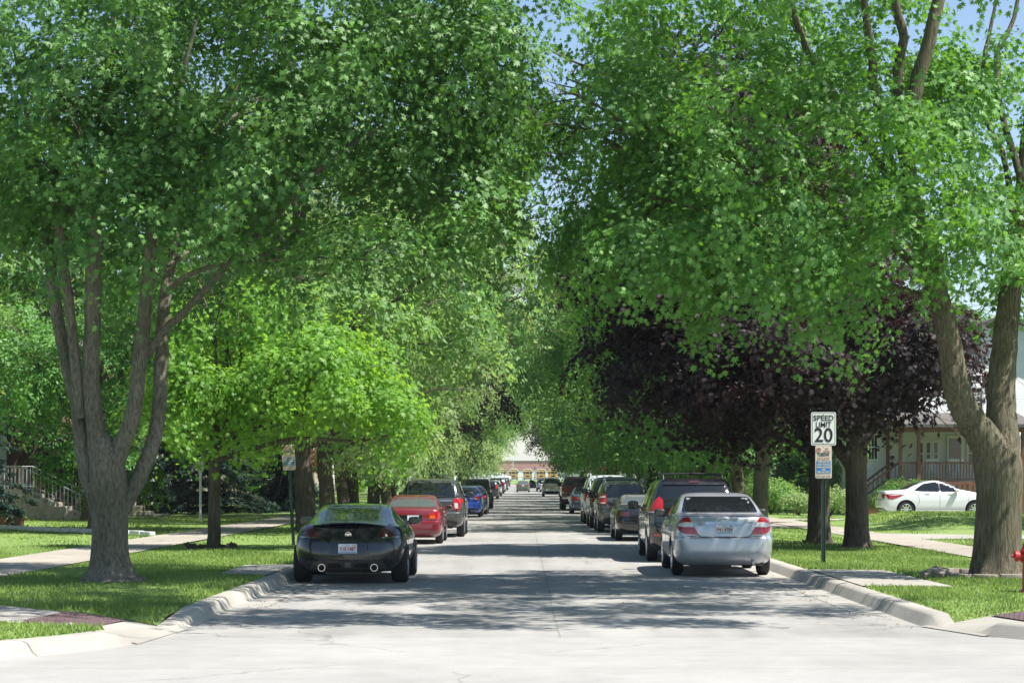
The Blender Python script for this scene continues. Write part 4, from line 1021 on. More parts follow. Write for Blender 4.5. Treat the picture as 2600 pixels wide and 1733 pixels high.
def make_model(rows, wb, roh, r, tw, track, rw=None, ws=None, sides=(), lights=(), fronts=(), plate=(0, .8), mirrors=None, bow=.05, bowf=.14, taper=.05, extra=None,
               rim='alloy', seams_rear=(), seams_side=(), handles=(), gl='glass', arch=.06, bed=None, lz=0., trimlow=None, rear_glass_round=.07, wells=True):
    md = Model(); sh = Shell(rows, bow, bowf, taper); raw = sh.mesh(M['seam']); md.shell = sh
    bm = bmesh.new(); bm.from_mesh(raw); bvh = BVHTree.FromBMesh(bm); bm.free(); md.bvh = bvh
    cs = []
    wmax = max(float(q[3]) for q in rows)
    for ya in (roh, roh+wb):
        for sd in (-1, 1):
            c = MB(); n = 30; vs = []
            x0, x1 = sd*(wmax-.36), sd*(wmax+.3)
            for x in (x0, x1):
                for j in range(n): vs.append((x, ya+(r+arch)*math.cos(6.2832*j/n), r+lz+(r+arch)*math.sin(6.2832*j/n)))
            c.add(vs, [(j, (j+1) % n, n+(j+1) % n, n+j) for j in range(n)]+[tuple(range(n)), tuple(range(2*n-1, n-1, -1))]); cs.append(c)
    if bed: cs.append(MB().box(*bed))
    md.parts.append(('body', cut(raw, cs), 'paint', None, None, (0, 0, 0), 0, None))
    for ya in (roh, roh+wb):
        for sd in (-1, 1):
            t, ri = wheel_meshes(r, tw, rim); rz = 0 if sd > 0 else math.pi
            i = md.add('wheel', t, None, None, None, (sd*(track/2), ya, r), rz); md.add('rim', ri, None, i)
    if rw:
        z0, z1, mg = rw[:3]; zz = np.linspace(z0, z1, 5); right = [(sh.at(z)[2]-(mg if np.isscalar(mg) else mg[0]+(mg[1]-mg[0])*(z-z0)/(z1-z0)), z) for z in zz]
        md.add('rear_window', panel(bvh, right+[(-x, z) for x, z in reversed(right)], 'rear', 'rear_window', M[gl], .004, rnd=rear_glass_round))
    if ws:
        z0, z1, mg = ws; right = [(sh.at(z)[2]-mg, z) for z in np.linspace(z0, z1, 5)]
        md.add('windscreen', panel(bvh, right+[(-x, z) for x, z in reversed(right)], 'front', 'windscreen', M['glass'], .004, rnd=.07))
    for poly in sides:
        for ax in ('left', 'right'): md.add('side_window', panel(bvh, poly, ax, 'side_window', M['glass'], .004, rnd=.04))
    for poly, mk, *sub in lights:
        for pp in (poly, mirror_x(poly)):
            i = md.add('tail_light', panel(bvh, pp, 'rear', 'tail_light', M[mk], .010, .02, .07, rnd=.02))
            for sp, sm in sub: md.add('lens', panel(bvh, sp if pp is poly else mirror_x(sp), 'rear', 'lens', M[sm], .015, .01, .07, rnd=.012), None, i)
    for poly in fronts:
        for pp in (poly, mirror_x(poly)): md.add('headlight', panel(bvh, pp, 'front', 'headlight', M['clear_lens'], .008, .02, .08, rnd=.03))
    for q in seams_rear: md.add('panel_gap', seams(bvh, [q], 'rear'))
    for q in seams_side:
        for ax in ('left', 'right'): md.add('panel_gap', seams(bvh, [q], ax))
    for y, z in handles:
        for sd in (-1, 1):
            x = sh.at(z)[2]*sd; md.add('door_handle', MB().box(x-.02 if sd > 0 else x-.025, x+.025 if sd > 0 else x+.02, y, y+.17, z-.015, z+.015, bev=.01).mesh('door_handle', M['seam'], True), 'paint')
    if trimlow:
        for q in trimlow: md.add('lower_trim', panel(bvh, q, 'rear', 'lower_trim', M['trim'], .006, .02, .08, rnd=.03))
    if mirrors:
        y, z, sx, sz, dark = mirrors
        for sd in (-1, 1):
            x = sd*(sh.at(z)[2]+.02)
            mb = MB(); bm = bmesh.new(); bmesh.ops.create_icosphere(bm, subdivisions=3, radius=1)
            for v in bm.verts:
                c = v.co; e = lambda q: math.copysign(abs(q)**.6, q)
                v.co = Vector((e(c.x)*sx/2+x+sd*sx/2, e(c.y)*.075+(.06 if c.y > 0 else 0)*c.y+y, e(c.z)*sz/2+z+.07))
            bm.verts.index_update(); mb.add([v.co[:] for v in bm.verts], [[v.index for v in f.verts] for f in bm.faces]); bm.free()
            mb.box(min(x-sd*.06, x+sd*.06), max(x-sd*.06, x+sd*.06), y-.03, y+.05, z-.01, z+.05)
            i = md.add('wing_mirror', mb.mesh('wing_mirror', M['trim'], True), 'trim' if dark else 'paint')
            g = MB(); g.prism(roundpoly([(x+sd*.035, z+.07-sz*.36), (x+sd*(sx-.02), z+.07-sz*.32), (x+sd*(sx-.03), z+.07+sz*.30), (x+sd*.03, z+.07+sz*.36)], .03), y-.082, y-.076)
            md.add('mirror_glass', g.mesh('mirror_glass', M['pane']), None, i)
    md.plate = plate
    if extra: extra(md, bvh, sh)
    return md
def plate_mesh(txt, sticker, w=.305, h=.152):
    mb = MB(); mb.prism(roundpoly([(-w/2, -h/2), (w/2, -h/2), (w/2, h/2), (-w/2, h/2)], .012), -.004, .004, 'Y', 0)
    mb.prism([(-w/2+.012, -h/2+.006), (w/2-.012, -h/2+.006), (w/2-.012, -h/2+.026), (-w/2+.012, -h/2+.026)], -.0052, -.004, 'Y', 1)
    if txt:
        add_text(mb, txt, .096, 0, -.006, -.008, 2, 1, .0014, width=.268)
        add_text(mb, 'Illinois', .026, 0, -.006, .055, 1, 1.)
    if sticker: mb.prism([(w/2-.055, h/2-.036), (w/2-.02, h/2-.036), (w/2-.02, h/2-.01), (w/2-.055, h/2-.01)], -.0056, -.004, 'Y', 3)
    for x in (-.09, .085): mb.lathe([(.006, -.006), (.006, -.004)], 8, (x, 0, .058), 'Y', 4)
    return mb.mesh('licence_plate', [M['plate'], M['plate_blue'], M['plate_red'], M[sticker or 'sticker_y'], M['trim']])
def place_car(md, name, label, cat, x, y, rot=0., pm=None, plate=None, group=None, zoff=0., lift=0., base=None, skip=()):
    z = (zt(y) if base is None else base)+zoff
    t = thing(name, label, cat, (x, y, z), rot, group); made = []
    pitch = math.atan((zt(y+3)-zt(y))/3) if base is None else 0
    t.rotation_euler = (pitch, 0, rot)
    for nm, me, role, par, lab, loc, rz, key in md.parts:
        if key in skip and key is not None: made.append(None); continue
        o = link(nm, me, made[par] if par is not None else t, loc, rz); made.append(o)
        if role == 'paint' and len(o.material_slots):
            o.material_slots[0].link = 'OBJECT'; o.material_slots[0].material = pm
        if lab: o['label'] = lab
    if plate is not None and md.plate:
        px, pz = md.plate; yy = rear_y(md.bvh, px, pz)-.016
        link('licence_plate', plate_mesh(plate[0], plate[1]), t, (px, yy, pz))
    return t
def sc(rows, L=1., W=1., H=1.): return [(z*H, a*L, b*L, w*W, r*W, f*W) for z, a, b, w, r, f in rows]
# --- silver four-door (near right)
SEDAN = [(.20, .30, 4.50, .74, .25, .3), (.27, .12, 4.68, .83, .30, .35), (.36, .03, 4.77, .872, .30, .4), (.46, .0, 4.8, .888, .30, .42), (.60, .005, 4.80, .896, .28, .42), (.68, .015, 4.78, .898, .26, .42), (.72, .075, 4.75, .897, .23, .4), (.80, .08, 4.62, .893, .22, .36),
         (.90, .095, 4.35, .878, .21, .33), (1.0, .12, 3.98, .848, .20, .3), (1.055, .15, 3.7, .822, .20, .3), (1.075, .24, 3.6, .81, .2, .3), (1.09, .75, 3.52, .80, .22, .3), (1.115, .95, 3.43, .79, .2, .28), (1.2, 1.14, 3.24, .752, .17, .26), (1.3, 1.38, 3.0, .698, .16, .25), (1.4, 1.68, 2.72, .635, .16, .25), (1.445, 1.90, 2.55, .585, .2, .3), (1.47, 2.1, 2.42, .48, .2, .3), (1.48, 2.2, 2.34, .3, .15, .2)]
lampL = [(-.46, .752), (-.62, 1.055), (-.71, 1.045), (-.775, 1.0), (-.815, .93), (-.815, .85), (-.76, .785), (-.66, .757)]
lampstrip = [(-.535, .885), (-.575, .965), (-.70, .965), (-.775, .945), (-.80, .90), (-.72, .88)]
def ex_silver(md, bvh, sh):
    # recess for the plate, bright bar above it, emblem and lettering
    mb = MB(); panel(bvh, [(-.33, .965), (.33, .965), (.26, .755), (.22, .745), (-.22, .745), (-.26, .755)], 'rear', 'p', None, .003, .004, .08, mb, 0, .02)
    md.add('plate_recess', mb.mesh('plate_recess', M['seam'], True), 'paint')
    md.add('chrome_bar', panel(bvh, [(-.34, .972), (.34, .972), (.32, .930), (.0, .945), (-.32, .930)], 'rear', 'chrome_bar', M['chrome'], .022, .03, .06, rnd=.012))
    y = rear_y(bvh, 0, 1.025)-.006; e = MB()
    for rx, rz, t in ((.052, .035, .006), (.017, .033, .005), (.036, .014, .005)):
        pts = [(rx*math.cos(a*.3307), y, 1.012+rz*math.sin(a*.3307)+(.008 if rx == .036 else 0)) for a in range(20)]; e.tube(pts, t*.7, 5)
    md.add('emblem', e.mesh('emblem', M['chrome'], True))
    tx = MB(); add_text(tx, 'CAMRY LE', .046, .475, rear_y(bvh, .5, .962)-.008, .962, 0, 1.0)
    add_text(tx, 'TOYOTA', .018, -.42, rear_y(bvh, -.42, .972)-.008, .972, 0, 1.0)
    yy = rear_y(bvh, -.42, .93)-.007
    for q in ribbon([(-.468, .91), (-.372, .91), (-.372, .95), (-.468, .95), (-.468, .91)], .006): tx.prism(q, yy-.003, yy+.012)
    tx.prism([(-.45, .92), (-.39, .92), (-.39, .938), (-.45, .938)], yy-.003, yy+.012)
    md.add('lettering', tx.mesh('lettering', M['dark_alloy']))
    md.add('exhaust', MB().tube([(.5, .18, .27), (.5, .02, .26)], .028, 12).mesh('exhaust', M['galv'], True))
    mf = MB().box(.28, .72, .25, .62, .20, .36, bev=.05); mf.box(-.55, .15, .45, 1.4, .16, .22)
    md.add('silencer', mf.mesh('silencer', M['trim'], True))
    md.add('parcel_shelf', panel(bvh, [(-.55, 1.135), (.55, 1.135), (.5, 1.16), (-.5, 1.16)], 'rear', 'parcel_shelf', M['trim'], .006, .004, .1, rnd=0))
TS = make_model(SEDAN, 2.72, 1.05, .325, .205, 1.545, rw=(1.125, 1.405, (.10, .055)), ws=(1.12, 1.42, .05), sides=[[(1.42, 1.10), (1.78, 1.355), (2.24, 1.41), (2.27, 1.07), (1.5, 1.075)], [(2.36, 1.07), (2.33, 1.41), (2.72, 1.36), (3.22, 1.12), (3.25, 1.075)]],
    lights=[(lampL, 'red_lens', (lampstrip, 'clear_lens'))], fronts=[[(.45, .62), (.80, .60), (.80, .74), (.5, .76)]], plate=(0, .846), mirrors=(3.05, 1.02, .21, .15, True), extra=ex_silver,
    seams_rear=[[(-.64, 1.062), (-.455, .745), (-.40, .705), (.40, .705), (.455, .745), (.64, 1.062)], [(-.84, .70), (-.455, .735)], [(.84, .70), (.455, .735)]], seams_side=[[(2.31, .36), (2.31, 1.06)], [(1.42, 1.05), (1.5, .8), (1.35, .62)], [(3.4, .36), (3.42, 1.0)]], handles=[(1.62, .90), (2.45, .89)])
# --- dark two-door fastback (near left)
COUPE = [(.20, .22, 3.95, .74, .25, .3), (.25, .13, 4.1, .82, .36, .4), (.31, .05, 4.2, .87, .42, .5), (.40, .0, 4.24, .90, .44, .55), (.50, .0, 4.25, .915, .44, .55), (.62, .02, 4.22, .922, .42, .52), (.72, .05, 4.12, .918, .42, .5), (.80, .10, 3.9, .90, .40, .45), (.87, .155, 3.6, .87, .36, .4),
         (.925, .20, 3.3, .835, .34, .35), (.955, .24, 3.15, .80, .34, .32), (.975, .33, 3.05, .775, .32, .3), (1.03, .56, 2.88, .73, .27, .3), (1.10, .84, 2.69, .685, .24, .3), (1.17, 1.10, 2.49, .645, .2, .3), (1.23, 1.33, 2.30, .61, .2, .3), (1.27, 1.52, 2.15, .575, .2, .3), (1.295, 1.68, 2.05, .51, .22, .3), (1.31, 1.80, 1.98, .40, .15, .2)]
def ex_coupe(md, bvh, sh):
    # deck spoiler lip over a dark hollow
    mb = MB(); top = []; n = 16
    for i in range(n+1):
        x = -.60+1.2*i/n; q = abs(x/.60); y = rear_y(bvh, x, .93)
        top.append((x, y, q))
    vs = []
    for x, y, q in top:
        z = 1.015-.055*q**2.2; vs += [(x, y+.17, z+.004), (x, y-.045+.05*q, z), (x, y-.05+.05*q, z-.018), (x, y+.15, z-.045)]
    fs = []
    for i in range(n):
        for j in range(4): fs.append((i*4+j, i*4+(j+1) % 4, (i+1)*4+(j+1) % 4, (i+1)*4+j))
    fs += [(0, 1, 2, 3), (n*4+3, n*4+2, n*4+1, n*4)]
    mb.add(vs, fs); md.add('spoiler', mb.mesh('spoiler', M['seam'], True, 30), 'paint')
    md.add('deck_hollow', panel(bvh, [(-.60, .955), (.60, .955), (.50, .90), (.3, .885), (-.3, .885), (-.50, .90)], 'rear', 'deck_hollow', M['trim'], .003, .01, .08, rnd=.03))
    y = rear_y(bvh, 0, .812)-.008; e = MB()
    e.tube([(.05*math.cos(a*.2618), y, .81+.042*math.sin(a*.2618)) for a in range(25)], .0065, 6)
    e.prism([(-.042, .826), (.046, .832), (.046, .82), (-.004, .806), (.042, .80), (.042, .79), (-.046, .785), (-.046, .795), (.006, .812), (-.042, .815)], y-.004, y+.01)
    md.add('emblem', e.mesh('emblem', M['chrome'], True))
    md.add('plate_recess', panel(bvh, [(-.33, .49), (.33, .49), (.26, .695), (-.26, .695)], 'rear', 'plate_recess', M['smoke_dark'], .003, .006, .08, rnd=.03))
    md.add('rear_diffuser', panel(bvh, [(-.64, .245), (-.58, .37), (-.45, .395), (-.1, .385), (.1, .385), (.45, .395), (.58, .37), (.64, .245)], 'rear', 'rear_diffuser', M['diffuser'], .006, .02, .07, rnd=.03))
    for sx in (-1, 1):
        md.add('vent', panel(bvh, [(sx*.10, .29), (sx*.32, .275), (sx*.33, .35), (sx*.14, .35)], 'rear', 'vent', M['seam'], .012, .02, .07, rnd=.02))
        yy = rear_y(bvh, sx*.43, .30)-.05; x = sx*.43
        t = MB(); k = 20; R1, R2 = .062, .052; vs = []
        for rr, yv in ((R1, yy+.2), (R1, yy), (R2, yy), (R2, yy+.18)):
            for j in range(k): vs.append((x+rr*math.cos(6.2832*j/k), yv, .275+rr*math.sin(6.2832*j/k)))
        fs = [(i*k+j, i*k+(j+1) % k, (i+1)*k+(j+1) % k, (i+1)*k+j) for i in range(3) for j in range(k)]
        t.add(vs, fs); t.add([vs[3*k+j] for j in range(k)], [tuple(range(k))], 1)
        md.add('exhaust', t.mesh('exhaust', [M['chrome'], M['seam']], True))
    md.add('fog_lamp', panel(bvh, [(-.05, .285), (.05, .285), (.05, .36), (-.05, .36)], 'rear', 'fog_lamp', M['clear_grey'], .016, .02, .07, rnd=.01))
    for sx in (-1, 1):
        md.add('lamp_edge', seams(bvh, [[(sx*.43, .752), (sx*.80, .768)]], 'rear', 'lamp_edge', .012, M['chrome'], .016))
        md.add('shoulder_line', seams(bvh, [[(sx*.66, .98), (sx*.745, .87), (sx*.80, .78)]], 'rear', 'shoulder_line', .012, M['seam'], .003))
    md.add('plate_lip', seams(bvh, [[(-.34, .70), (.34, .70)]], 'rear', 'plate_lip', .022, M['seam'], .012))
    u = MB().box(-.5, .5, .4, 1.6, .17, .22); md.add('underbody', u.mesh('underbody', M['trim']))
M['smoke_lens'] = simple('smoked_tail_lens', (.06, .018, .02), .05, 0, 1.)
M['smoke_dark'] = simple('dark_recess', (.008, .009, .011), .2, 0, .6)
M['diffuser'] = simple('grey_diffuser', (.085, .08, .075), .35, .2, .5)
M['clear_grey'] = simple('grey_lens', (.2, .18, .17), .3)
clampL = [(-.43, .757), (-.79, .772), (-.735, .85), (-.70, .965), (-.645, .975), (-.55, .885)]
TZ_ = make_model(COUPE, 2.55, .80, .33, .275, 1.62, rw=(1.045, 1.275, (.265, .12)), ws=(1.0, 1.24, .06), sides=[[(1.30, 1.03), (1.62, 1.17), (2.05, 1.235), (2.35, 1.19), (2.75, 1.0), (2.7, .985), (1.7, .975)]],
    lights=[(clampL, 'smoke_lens', ([(-.5, .775), (-.74, .785), (-.71, .84), (-.58, .84)], 'red_dim'))] if False else [(clampL, 'smoke_lens')], fronts=[[(.5, .62), (.8, .55), (.78, .76), (.6, .8)]], plate=(0, .588), mirrors=(2.55, .93, .21, .13, False), extra=ex_coupe,
    seams_rear=[[(-.56, .86), (-.3, .872), (.3, .872), (.56, .86)], [(-.9, .40), (-.62, .395)], [(.9, .40), (.62, .395)], [(-.42, .75), (-.30, .70), (-.345, .485)], [(.42, .75), (.30, .70), (.345, .485)]], seams_side=[[(1.45, .32), (1.38, .6), (1.5, .95)], [(2.75, .32), (2.78, .9)]], handles=[(1.55, .80)], rim='dark', arch=.035, taper=.045, bow=.10)
# --- generic saloon, with other lamps
def sedan(L, W, H, wb, roh, r, lamp, sub=None, lens='red_lens', rearglass='glass', extra=None, rim='alloy', plate=(0, .82), deck=1., rows=SEDAN, sides=None, **kw):
    k, w, h = L/4.8, W/1.795, H/1.48
    S = sides or [[(1.42*k, 1.11*h), (1.78*k, 1.345*h), (2.24*k, 1.40*h), (2.27*k, 1.075*h), (1.5*k, 1.08*h)], [(2.36*k, 1.075*h), (2.33*k, 1.40*h), (2.72*k, 1.35*h), (3.22*k, 1.13*h), (3.25*k, 1.08*h)]]
    return make_model(sc(rows, k, w, h), wb, roh, r, .20, W-.24, rw=(1.12*h, 1.405*h, (.09, .055)), ws=(1.12*h, 1.42*h, .05), sides=S, lights=[(lamp, lens, *(sub or ()))], fronts=[[(.45, .62), (.78*w, .60), (.78*w, .74), (.5, .76)]],
        plate=plate, mirrors=(3.05*k, 1.0*h, .19, .13, False), gl=rearglass, rim=rim, extra=extra, **kw)
def ex_red(md, bvh, sh):
    md.add('plate_recess', panel(bvh, [(-.30, .60), (.30, .60), (.30, .78), (-.30, .78)], 'rear', 'plate_recess', M['smoke_dark'], .003, .01, .08, rnd=.02))
    md.add('rear_valance', panel(bvh, [(-.6, .22), (.6, .22), (.66, .30), (-.66, .30)], 'rear', 'rear_valance', M['trim'], .004, .01, .1, rnd=.02))
T_RED = sedan(4.5, 1.69, 1.31, 2.60, .95, .30, [(-.46, .665), (-.46, .80), (-.52, .85), (-.70, .87), (-.765, .80), (-.77, .69), (-.70, .655)], [([(-.50, .69), (-.64, .69), (-.64, .77), (-.50, .77)], 'amber_lens')], rearglass='glass_l', extra=ex_red, plate=(.06, .70), seams_rear=[[(-.56, .95), (-.45, .64), (.45, .64), (.56, .95)]])
def ex_blue(md, bvh, sh):
    for sx in (-1, 1):
        for q in (.42, .56):
            yy = rear_y(bvh, sx*q, .30)-.04
            md.add('exhaust', MB().lathe([(.05, yy), (.052, yy+.02), (.05, yy+.2)], 14, (sx*q, 0, .29), 'Y').lathe([(.042, yy-.002), (.042, yy)], 14, (sx*q, 0, .29), 'Y', 1).mesh('exhaust', [M['chrome'], M['seam']], True))
    md.add('rear_diffuser', panel(bvh, [(-.7, .23), (.7, .23), (.66, .36), (.3, .40), (-.3, .40), (-.66, .36)], 'rear', 'rear_diffuser', M['trim'], .006, .02, .09, rnd=.03))
    md.add('badge', panel(bvh, [(.33, .87), (.46, .87), (.46, .90), (.33, .90)], 'rear', 'badge', M['chrome'], .006, .01, .1, rnd=0))
T_BLUE = sedan(4.58, 1.80, 1.45, 2.62, .97, .325, [(-.50, .80), (-.53, .96), (-.72, 1.0), (-.80, .93), (-.80, .84), (-.70, .795)], [([(-.55, .83), (-.66, .83), (-.66, .88), (-.55, .88)], 'clear_lens')], extra=ex_blue, plate=(-.0, .80), seams_rear=[[(-.60, 1.0), (-.48, .72), (.48, .72), (.60, 1.0)]])
T_DARK = sedan(4.7, 1.80, 1.45, 2.7, 1.0, .32, [(-.52, .82), (-.54, .97), (-.72, .99), (-.80, .93), (-.80, .84)], extra=None)
def ex_gb(md, bvh, sh):
    md.add('bumper_strip', panel(bvh, [(-.8, .50), (.8, .50), (.8, .54), (-.8, .54)], 'rear', 'bumper_strip', M['trim'], .006, .01, .1, rnd=0))
T_GREYBLUE = sedan(4.6, 1.72, 1.38, 2.65, .95, .30, [(-.42, .70), (-.44, .86), (-.74, .88), (-.77, .80), (-.76, .70)], extra=ex_gb, seams_rear=[[(-.58, .95), (-.4, .62), (.4, .62), (.58, .95)]])
T_CIVIC = sedan(4.5, 1.75, 1.44, 2.70, .90, .31, [(-.40, .86), (-.45, .97), (-.72, 1.0), (-.79, .94), (-.74, .84)], rearglass='glass_l', plate=(0, .86), deck=1, seams_rear=[[(-.62, 1.03), (-.40, .80), (.40, .80), (.62, 1.03)]])
# white saloon seen from the side
def ex_white(md, bvh, sh):
    for ax in ('left', 'right'):
        i = md.add('tail_light', panel(bvh, [(.17, .90), (.45, .93), (.90, .90), (.78, .83), (.45, .70), (.30, .72)], ax, 'tail_light', M['red_lens'], .010, .02, .06, rnd=.02))
        md.add('lens', panel(bvh, [(.28, .875), (.50, .905), (.82, .89), (.55, .86)], ax, 'lens', M['clear_lens'], .014, .01, .06, rnd=.01), None, i)
        md.add('pillar_trim', panel(bvh, [(2.28, 1.06), (2.26, 1.395), (2.36, 1.395), (2.36, 1.06)], ax, 'pillar_trim', M['trim'], .003, .006, .08, rnd=0))
        md.add('headlight', panel(bvh, [(4.15, .62), (4.45, .60), (4.4, .72), (4.0, .80), (3.9, .78)], ax, 'headlight', M['clear_lens'], .008, .02, .07, rnd=.02))
    md.add('lower_valance', panel(bvh, [(-.7, .23), (.7, .23), (.74, .38), (-.74, .38)], 'rear', 'lower_valance', M['trim'], .006, .02, .09, rnd=.03))
T_WHITE = sedan(4.64, 1.776, 1.455, 2.70, .99, .32, [(-.45, .86), (-.47, .93), (-.76, .92), (-.76, .74), (-.66, .74)], extra=ex_white, rim='steel', plate=(0, .83), handles=[(1.75, .93), (2.65, .92)],
    sides=[[(1.30, 1.05), (1.50, 1.20), (1.70, 1.325), (2.27, 1.41), (2.30, 1.01), (1.62, 1.02)], [(2.35, 1.01), (2.34, 1.41), (2.70, 1.36), (3.26, 1.06), (3.28, 1.01)]],
    seams_side=[[(2.31, .30), (2.32, 1.05)], [(1.22, .98), (1.45, .90), (1.52, .62), (1.42, .45)], [(3.42, .30), (3.46, .95)], [(1.42, .335), (3.4, .335)], [(1.70, 1.06), (1.71, 1.30)]], seams_rear=[[(-.6, 1.03), (-.45, .72), (.45, .72), (.6, 1.03)]])
# dark convertible with its cloth top up
CONV = [(.20, .3, 4.5, .74, .25, .3), (.28, .12, 4.68, .82, .34, .35), (.40, .02, 4.78, .87, .36, .4), (.52, .0, 4.8, .885, .36, .42), (.66, .03, 4.75, .885, .34, .4), (.78, .09, 4.5, .87, .32, .36), (.88, .18, 4.1, .84, .3, .3), (.93, .30, 3.8, .80, .3, .3), (.955, .85, 3.6, .77, .25, .3), (.985, 1.12, 3.5, .745, .2, .3), (1.10, 1.32, 3.2, .70, .18, .25), (1.22, 1.55, 2.85, .64, .18, .25), (1.29, 1.8, 2.6, .58, .2, .3), (1.32, 2.05, 2.45, .45, .2, .3)]
def ex_conv(md, bvh, sh):
    z = [1.0, 1.1, 1.2, 1.28]; rt = [(sh.at(q)[2]-.015, q) for q in z]
    i = md.add('soft_top', panel(bvh, rt+[(-x, q) for x, q in reversed(rt)], 'rear', 'soft_top', M['soft_top'], .010, .02, .09, rnd=.05))
    rt = [(sh.at(q)[2]-.12, q) for q in (1.03, 1.13, 1.22)]
    md.add('rear_window', panel(bvh, rt+[(-x, q) for x, q in reversed(rt)], 'rear', 'rear_window', M['glass_l'], .016, .01, .09, rnd=.05), None, i)
T_CONV = make_model(CONV, 2.7, 1.0, .32, .2, 1.5, sides=[[(1.62, 1.0), (1.75, 1.19), (2.5, 1.22), (3.1, 1.05), (3.15, .99)]], ws=(1.0, 1.22, .05), lights=[([(-.5, .70), (-.5, .82), (-.76, .82), (-.78, .70)], 'smoke_lens')], fronts=[[(.45, .6), (.76, .6), (.76, .72), (.5, .74)]], plate=(0, .6), mirrors=(3.0, .95, .19, .13, False), extra=ex_conv, seams_rear=[[(-.62, .88), (-.5, .62), (.5, .62), (.62, .88)]])
# --- tall wagons
SUV = [(.30, .25, 4.75, .82, .2, .3), (.38, .08, 4.92, .92, .26, .35), (.48, .02, 4.98, .965, .28, .4), (.60, .0, 5.0, .985, .28, .4), (.72, .005, 5.0, .995, .26, .4), (.78, .05, 4.97, .998, .22, .36), (.95, .065, 4.85, 1.0, .2, .33), (1.05, .075, 4.55, .99, .2, .3), (1.12, .09, 4.05, .965, .2, .28), (1.18, .11, 3.8, .935, .2, .27), (1.3, .16, 3.55, .90, .19, .26), (1.45, .24, 3.25, .855, .18, .25), (1.6, .34, 2.92, .80, .18, .25), (1.69, .43, 2.72, .745, .2, .25), (1.745, .55, 2.55, .67, .22, .3), (1.775, .75, 2.35, .55, .25, .3), (1.79, 1.0, 2.1, .35, .2, .2)]
def suv(L, W, H, wb, roh, r, lamps, extra=None, rim='alloy', plate=(0, .98), rails=True, rows=SUV, rail_m='galv', wiper=True, gl='glass', lower=True, tall=1., sides=None, seam=True, **kw):
    k, w, h = L/5., W/2., H/1.79
    def ex(md, bvh, sh):
        if rails:
            for sx in (-1, 1):
                x = sx*sh.at(1.70*h)[2]*.93; z = 1.79*h+.035; b = MB()
                b.tube([(x, .62*k, 1.73*h), (x, .78*k, z), (x, 1.5*k, z+.025), (x, 2.15*k, z), (x, 2.35*k, 1.73*h)], .02, 8); md.add('roof_rail', b.mesh('roof_rail', M[rail_m], True))
        if wiper:
            y = rear_y(bvh, 0, 1.25*h)-.02; md.add('rear_wiper', MB().tube([(-.05, y+.0, 1.215*h), (.25*w, y-.0, 1.25*h), (.42*w, y+.02, 1.245*h)], .012, 6).mesh('rear_wiper', M['trim'], True))
        if lower: md.add('lower_trim', panel(bvh, [(-.72*w, .31*h), (.72*w, .31*h), (.80*w, .47*h), (.5*w, .53*h), (-.5*w, .53*h), (-.80*w, .47*h)], 'rear', 'lower_trim', M['trim'], .008, .02, .09, rnd=.04))
        md.add('underbody', MB().box(-.6*w, .6*w, .5, L-.7, .26, .34).mesh('underbody', M['trim']))
        if extra: extra(md, bvh, sh)
    S = sides or [[(.55*k, 1.24*h), (.68*k, 1.62*h), (1.5*k, 1.66*h), (1.5*k, 1.21*h)], [(1.56*k, 1.21*h), (1.56*k, 1.66*h), (2.32*k, 1.66*h), (2.34*k, 1.20*h)], [(2.42*k, 1.20*h), (2.40*k, 1.66*h), (2.66*k, 1.60*h), (3.4*k, 1.26*h), (3.45*k, 1.20*h)]]
    sr = [[(-.82*w, 1.15*h), (-.80*w, .80*h), (-.55*w, .78*h), (.55*w, .78*h), (.80*w, .80*h), (.82*w, 1.15*h)]] if seam else ()
    return make_model(sc(rows, k, w, h), wb, roh, r, .24, W-.30, rw=(1.21*h, 1.66*h, .07), ws=(1.22*h, 1.68*h, .06), sides=S, lights=lamps, fronts=[[(.55, .85), (.9*w, .85), (.9*w, 1.0), (.6, 1.02)]], plate=plate, mirrors=(3.35*k, 1.2*h, .24, .2, True), extra=ex, rim=rim, seams_rear=sr, bow=.04, gl=gl, taper=.035,
        seams_side=[[(1.53*k, .42*h), (1.53*k, 1.18*h)], [(2.38*k, .42*h), (2.38*k, 1.18*h)], [(3.5*k, .42*h), (3.5*k, 1.1*h)]], handles=[(1.75*k, 1.08*h), (2.6*k, 1.07*h)], **kw)
def ex_grey(md, bvh, sh):
    md.add('chrome_bar', panel(bvh, [(-.62, 1.085), (.62, 1.085), (.62, 1.11), (-.62, 1.11)], 'rear', 'chrome_bar', M['alloy'], .012, .02, .09, rnd=0))
    md.add('reflector', panel(bvh, [(-.52, .565), (.52, .565), (.5, .60), (-.5, .60)], 'rear', 'reflector', M['red_lens'], .012, .02, .09, rnd=0))
    for sx in (-.55, .55):
        y = rear_y(bvh, sx, .42)-.03; md.add('exhaust', MB().lathe([(.045, y), (.045, y+.25)], 14, (sx, 0, .40), 'Y').lathe([(.036, y-.003), (.036, y)], 14, (sx, 0, .40), 'Y', 1).mesh('exhaust', [M['chrome'], M['seam']], True))
T_GREY = suv(5.0, 2.0, 1.76, 2.86, 1.05, .38, [([(-.66, .83), (-.63, 1.12), (-.68, 1.17), (-.90, 1.16), (-.95, 1.08), (-.88, 1.0), (-.86, .85), (-.78, .80)], 'red_lens', ([(-.70, .87), (-.68, 1.03), (-.79, 1.03), (-.80, .87)], 'clear_lens'))], ex_grey)
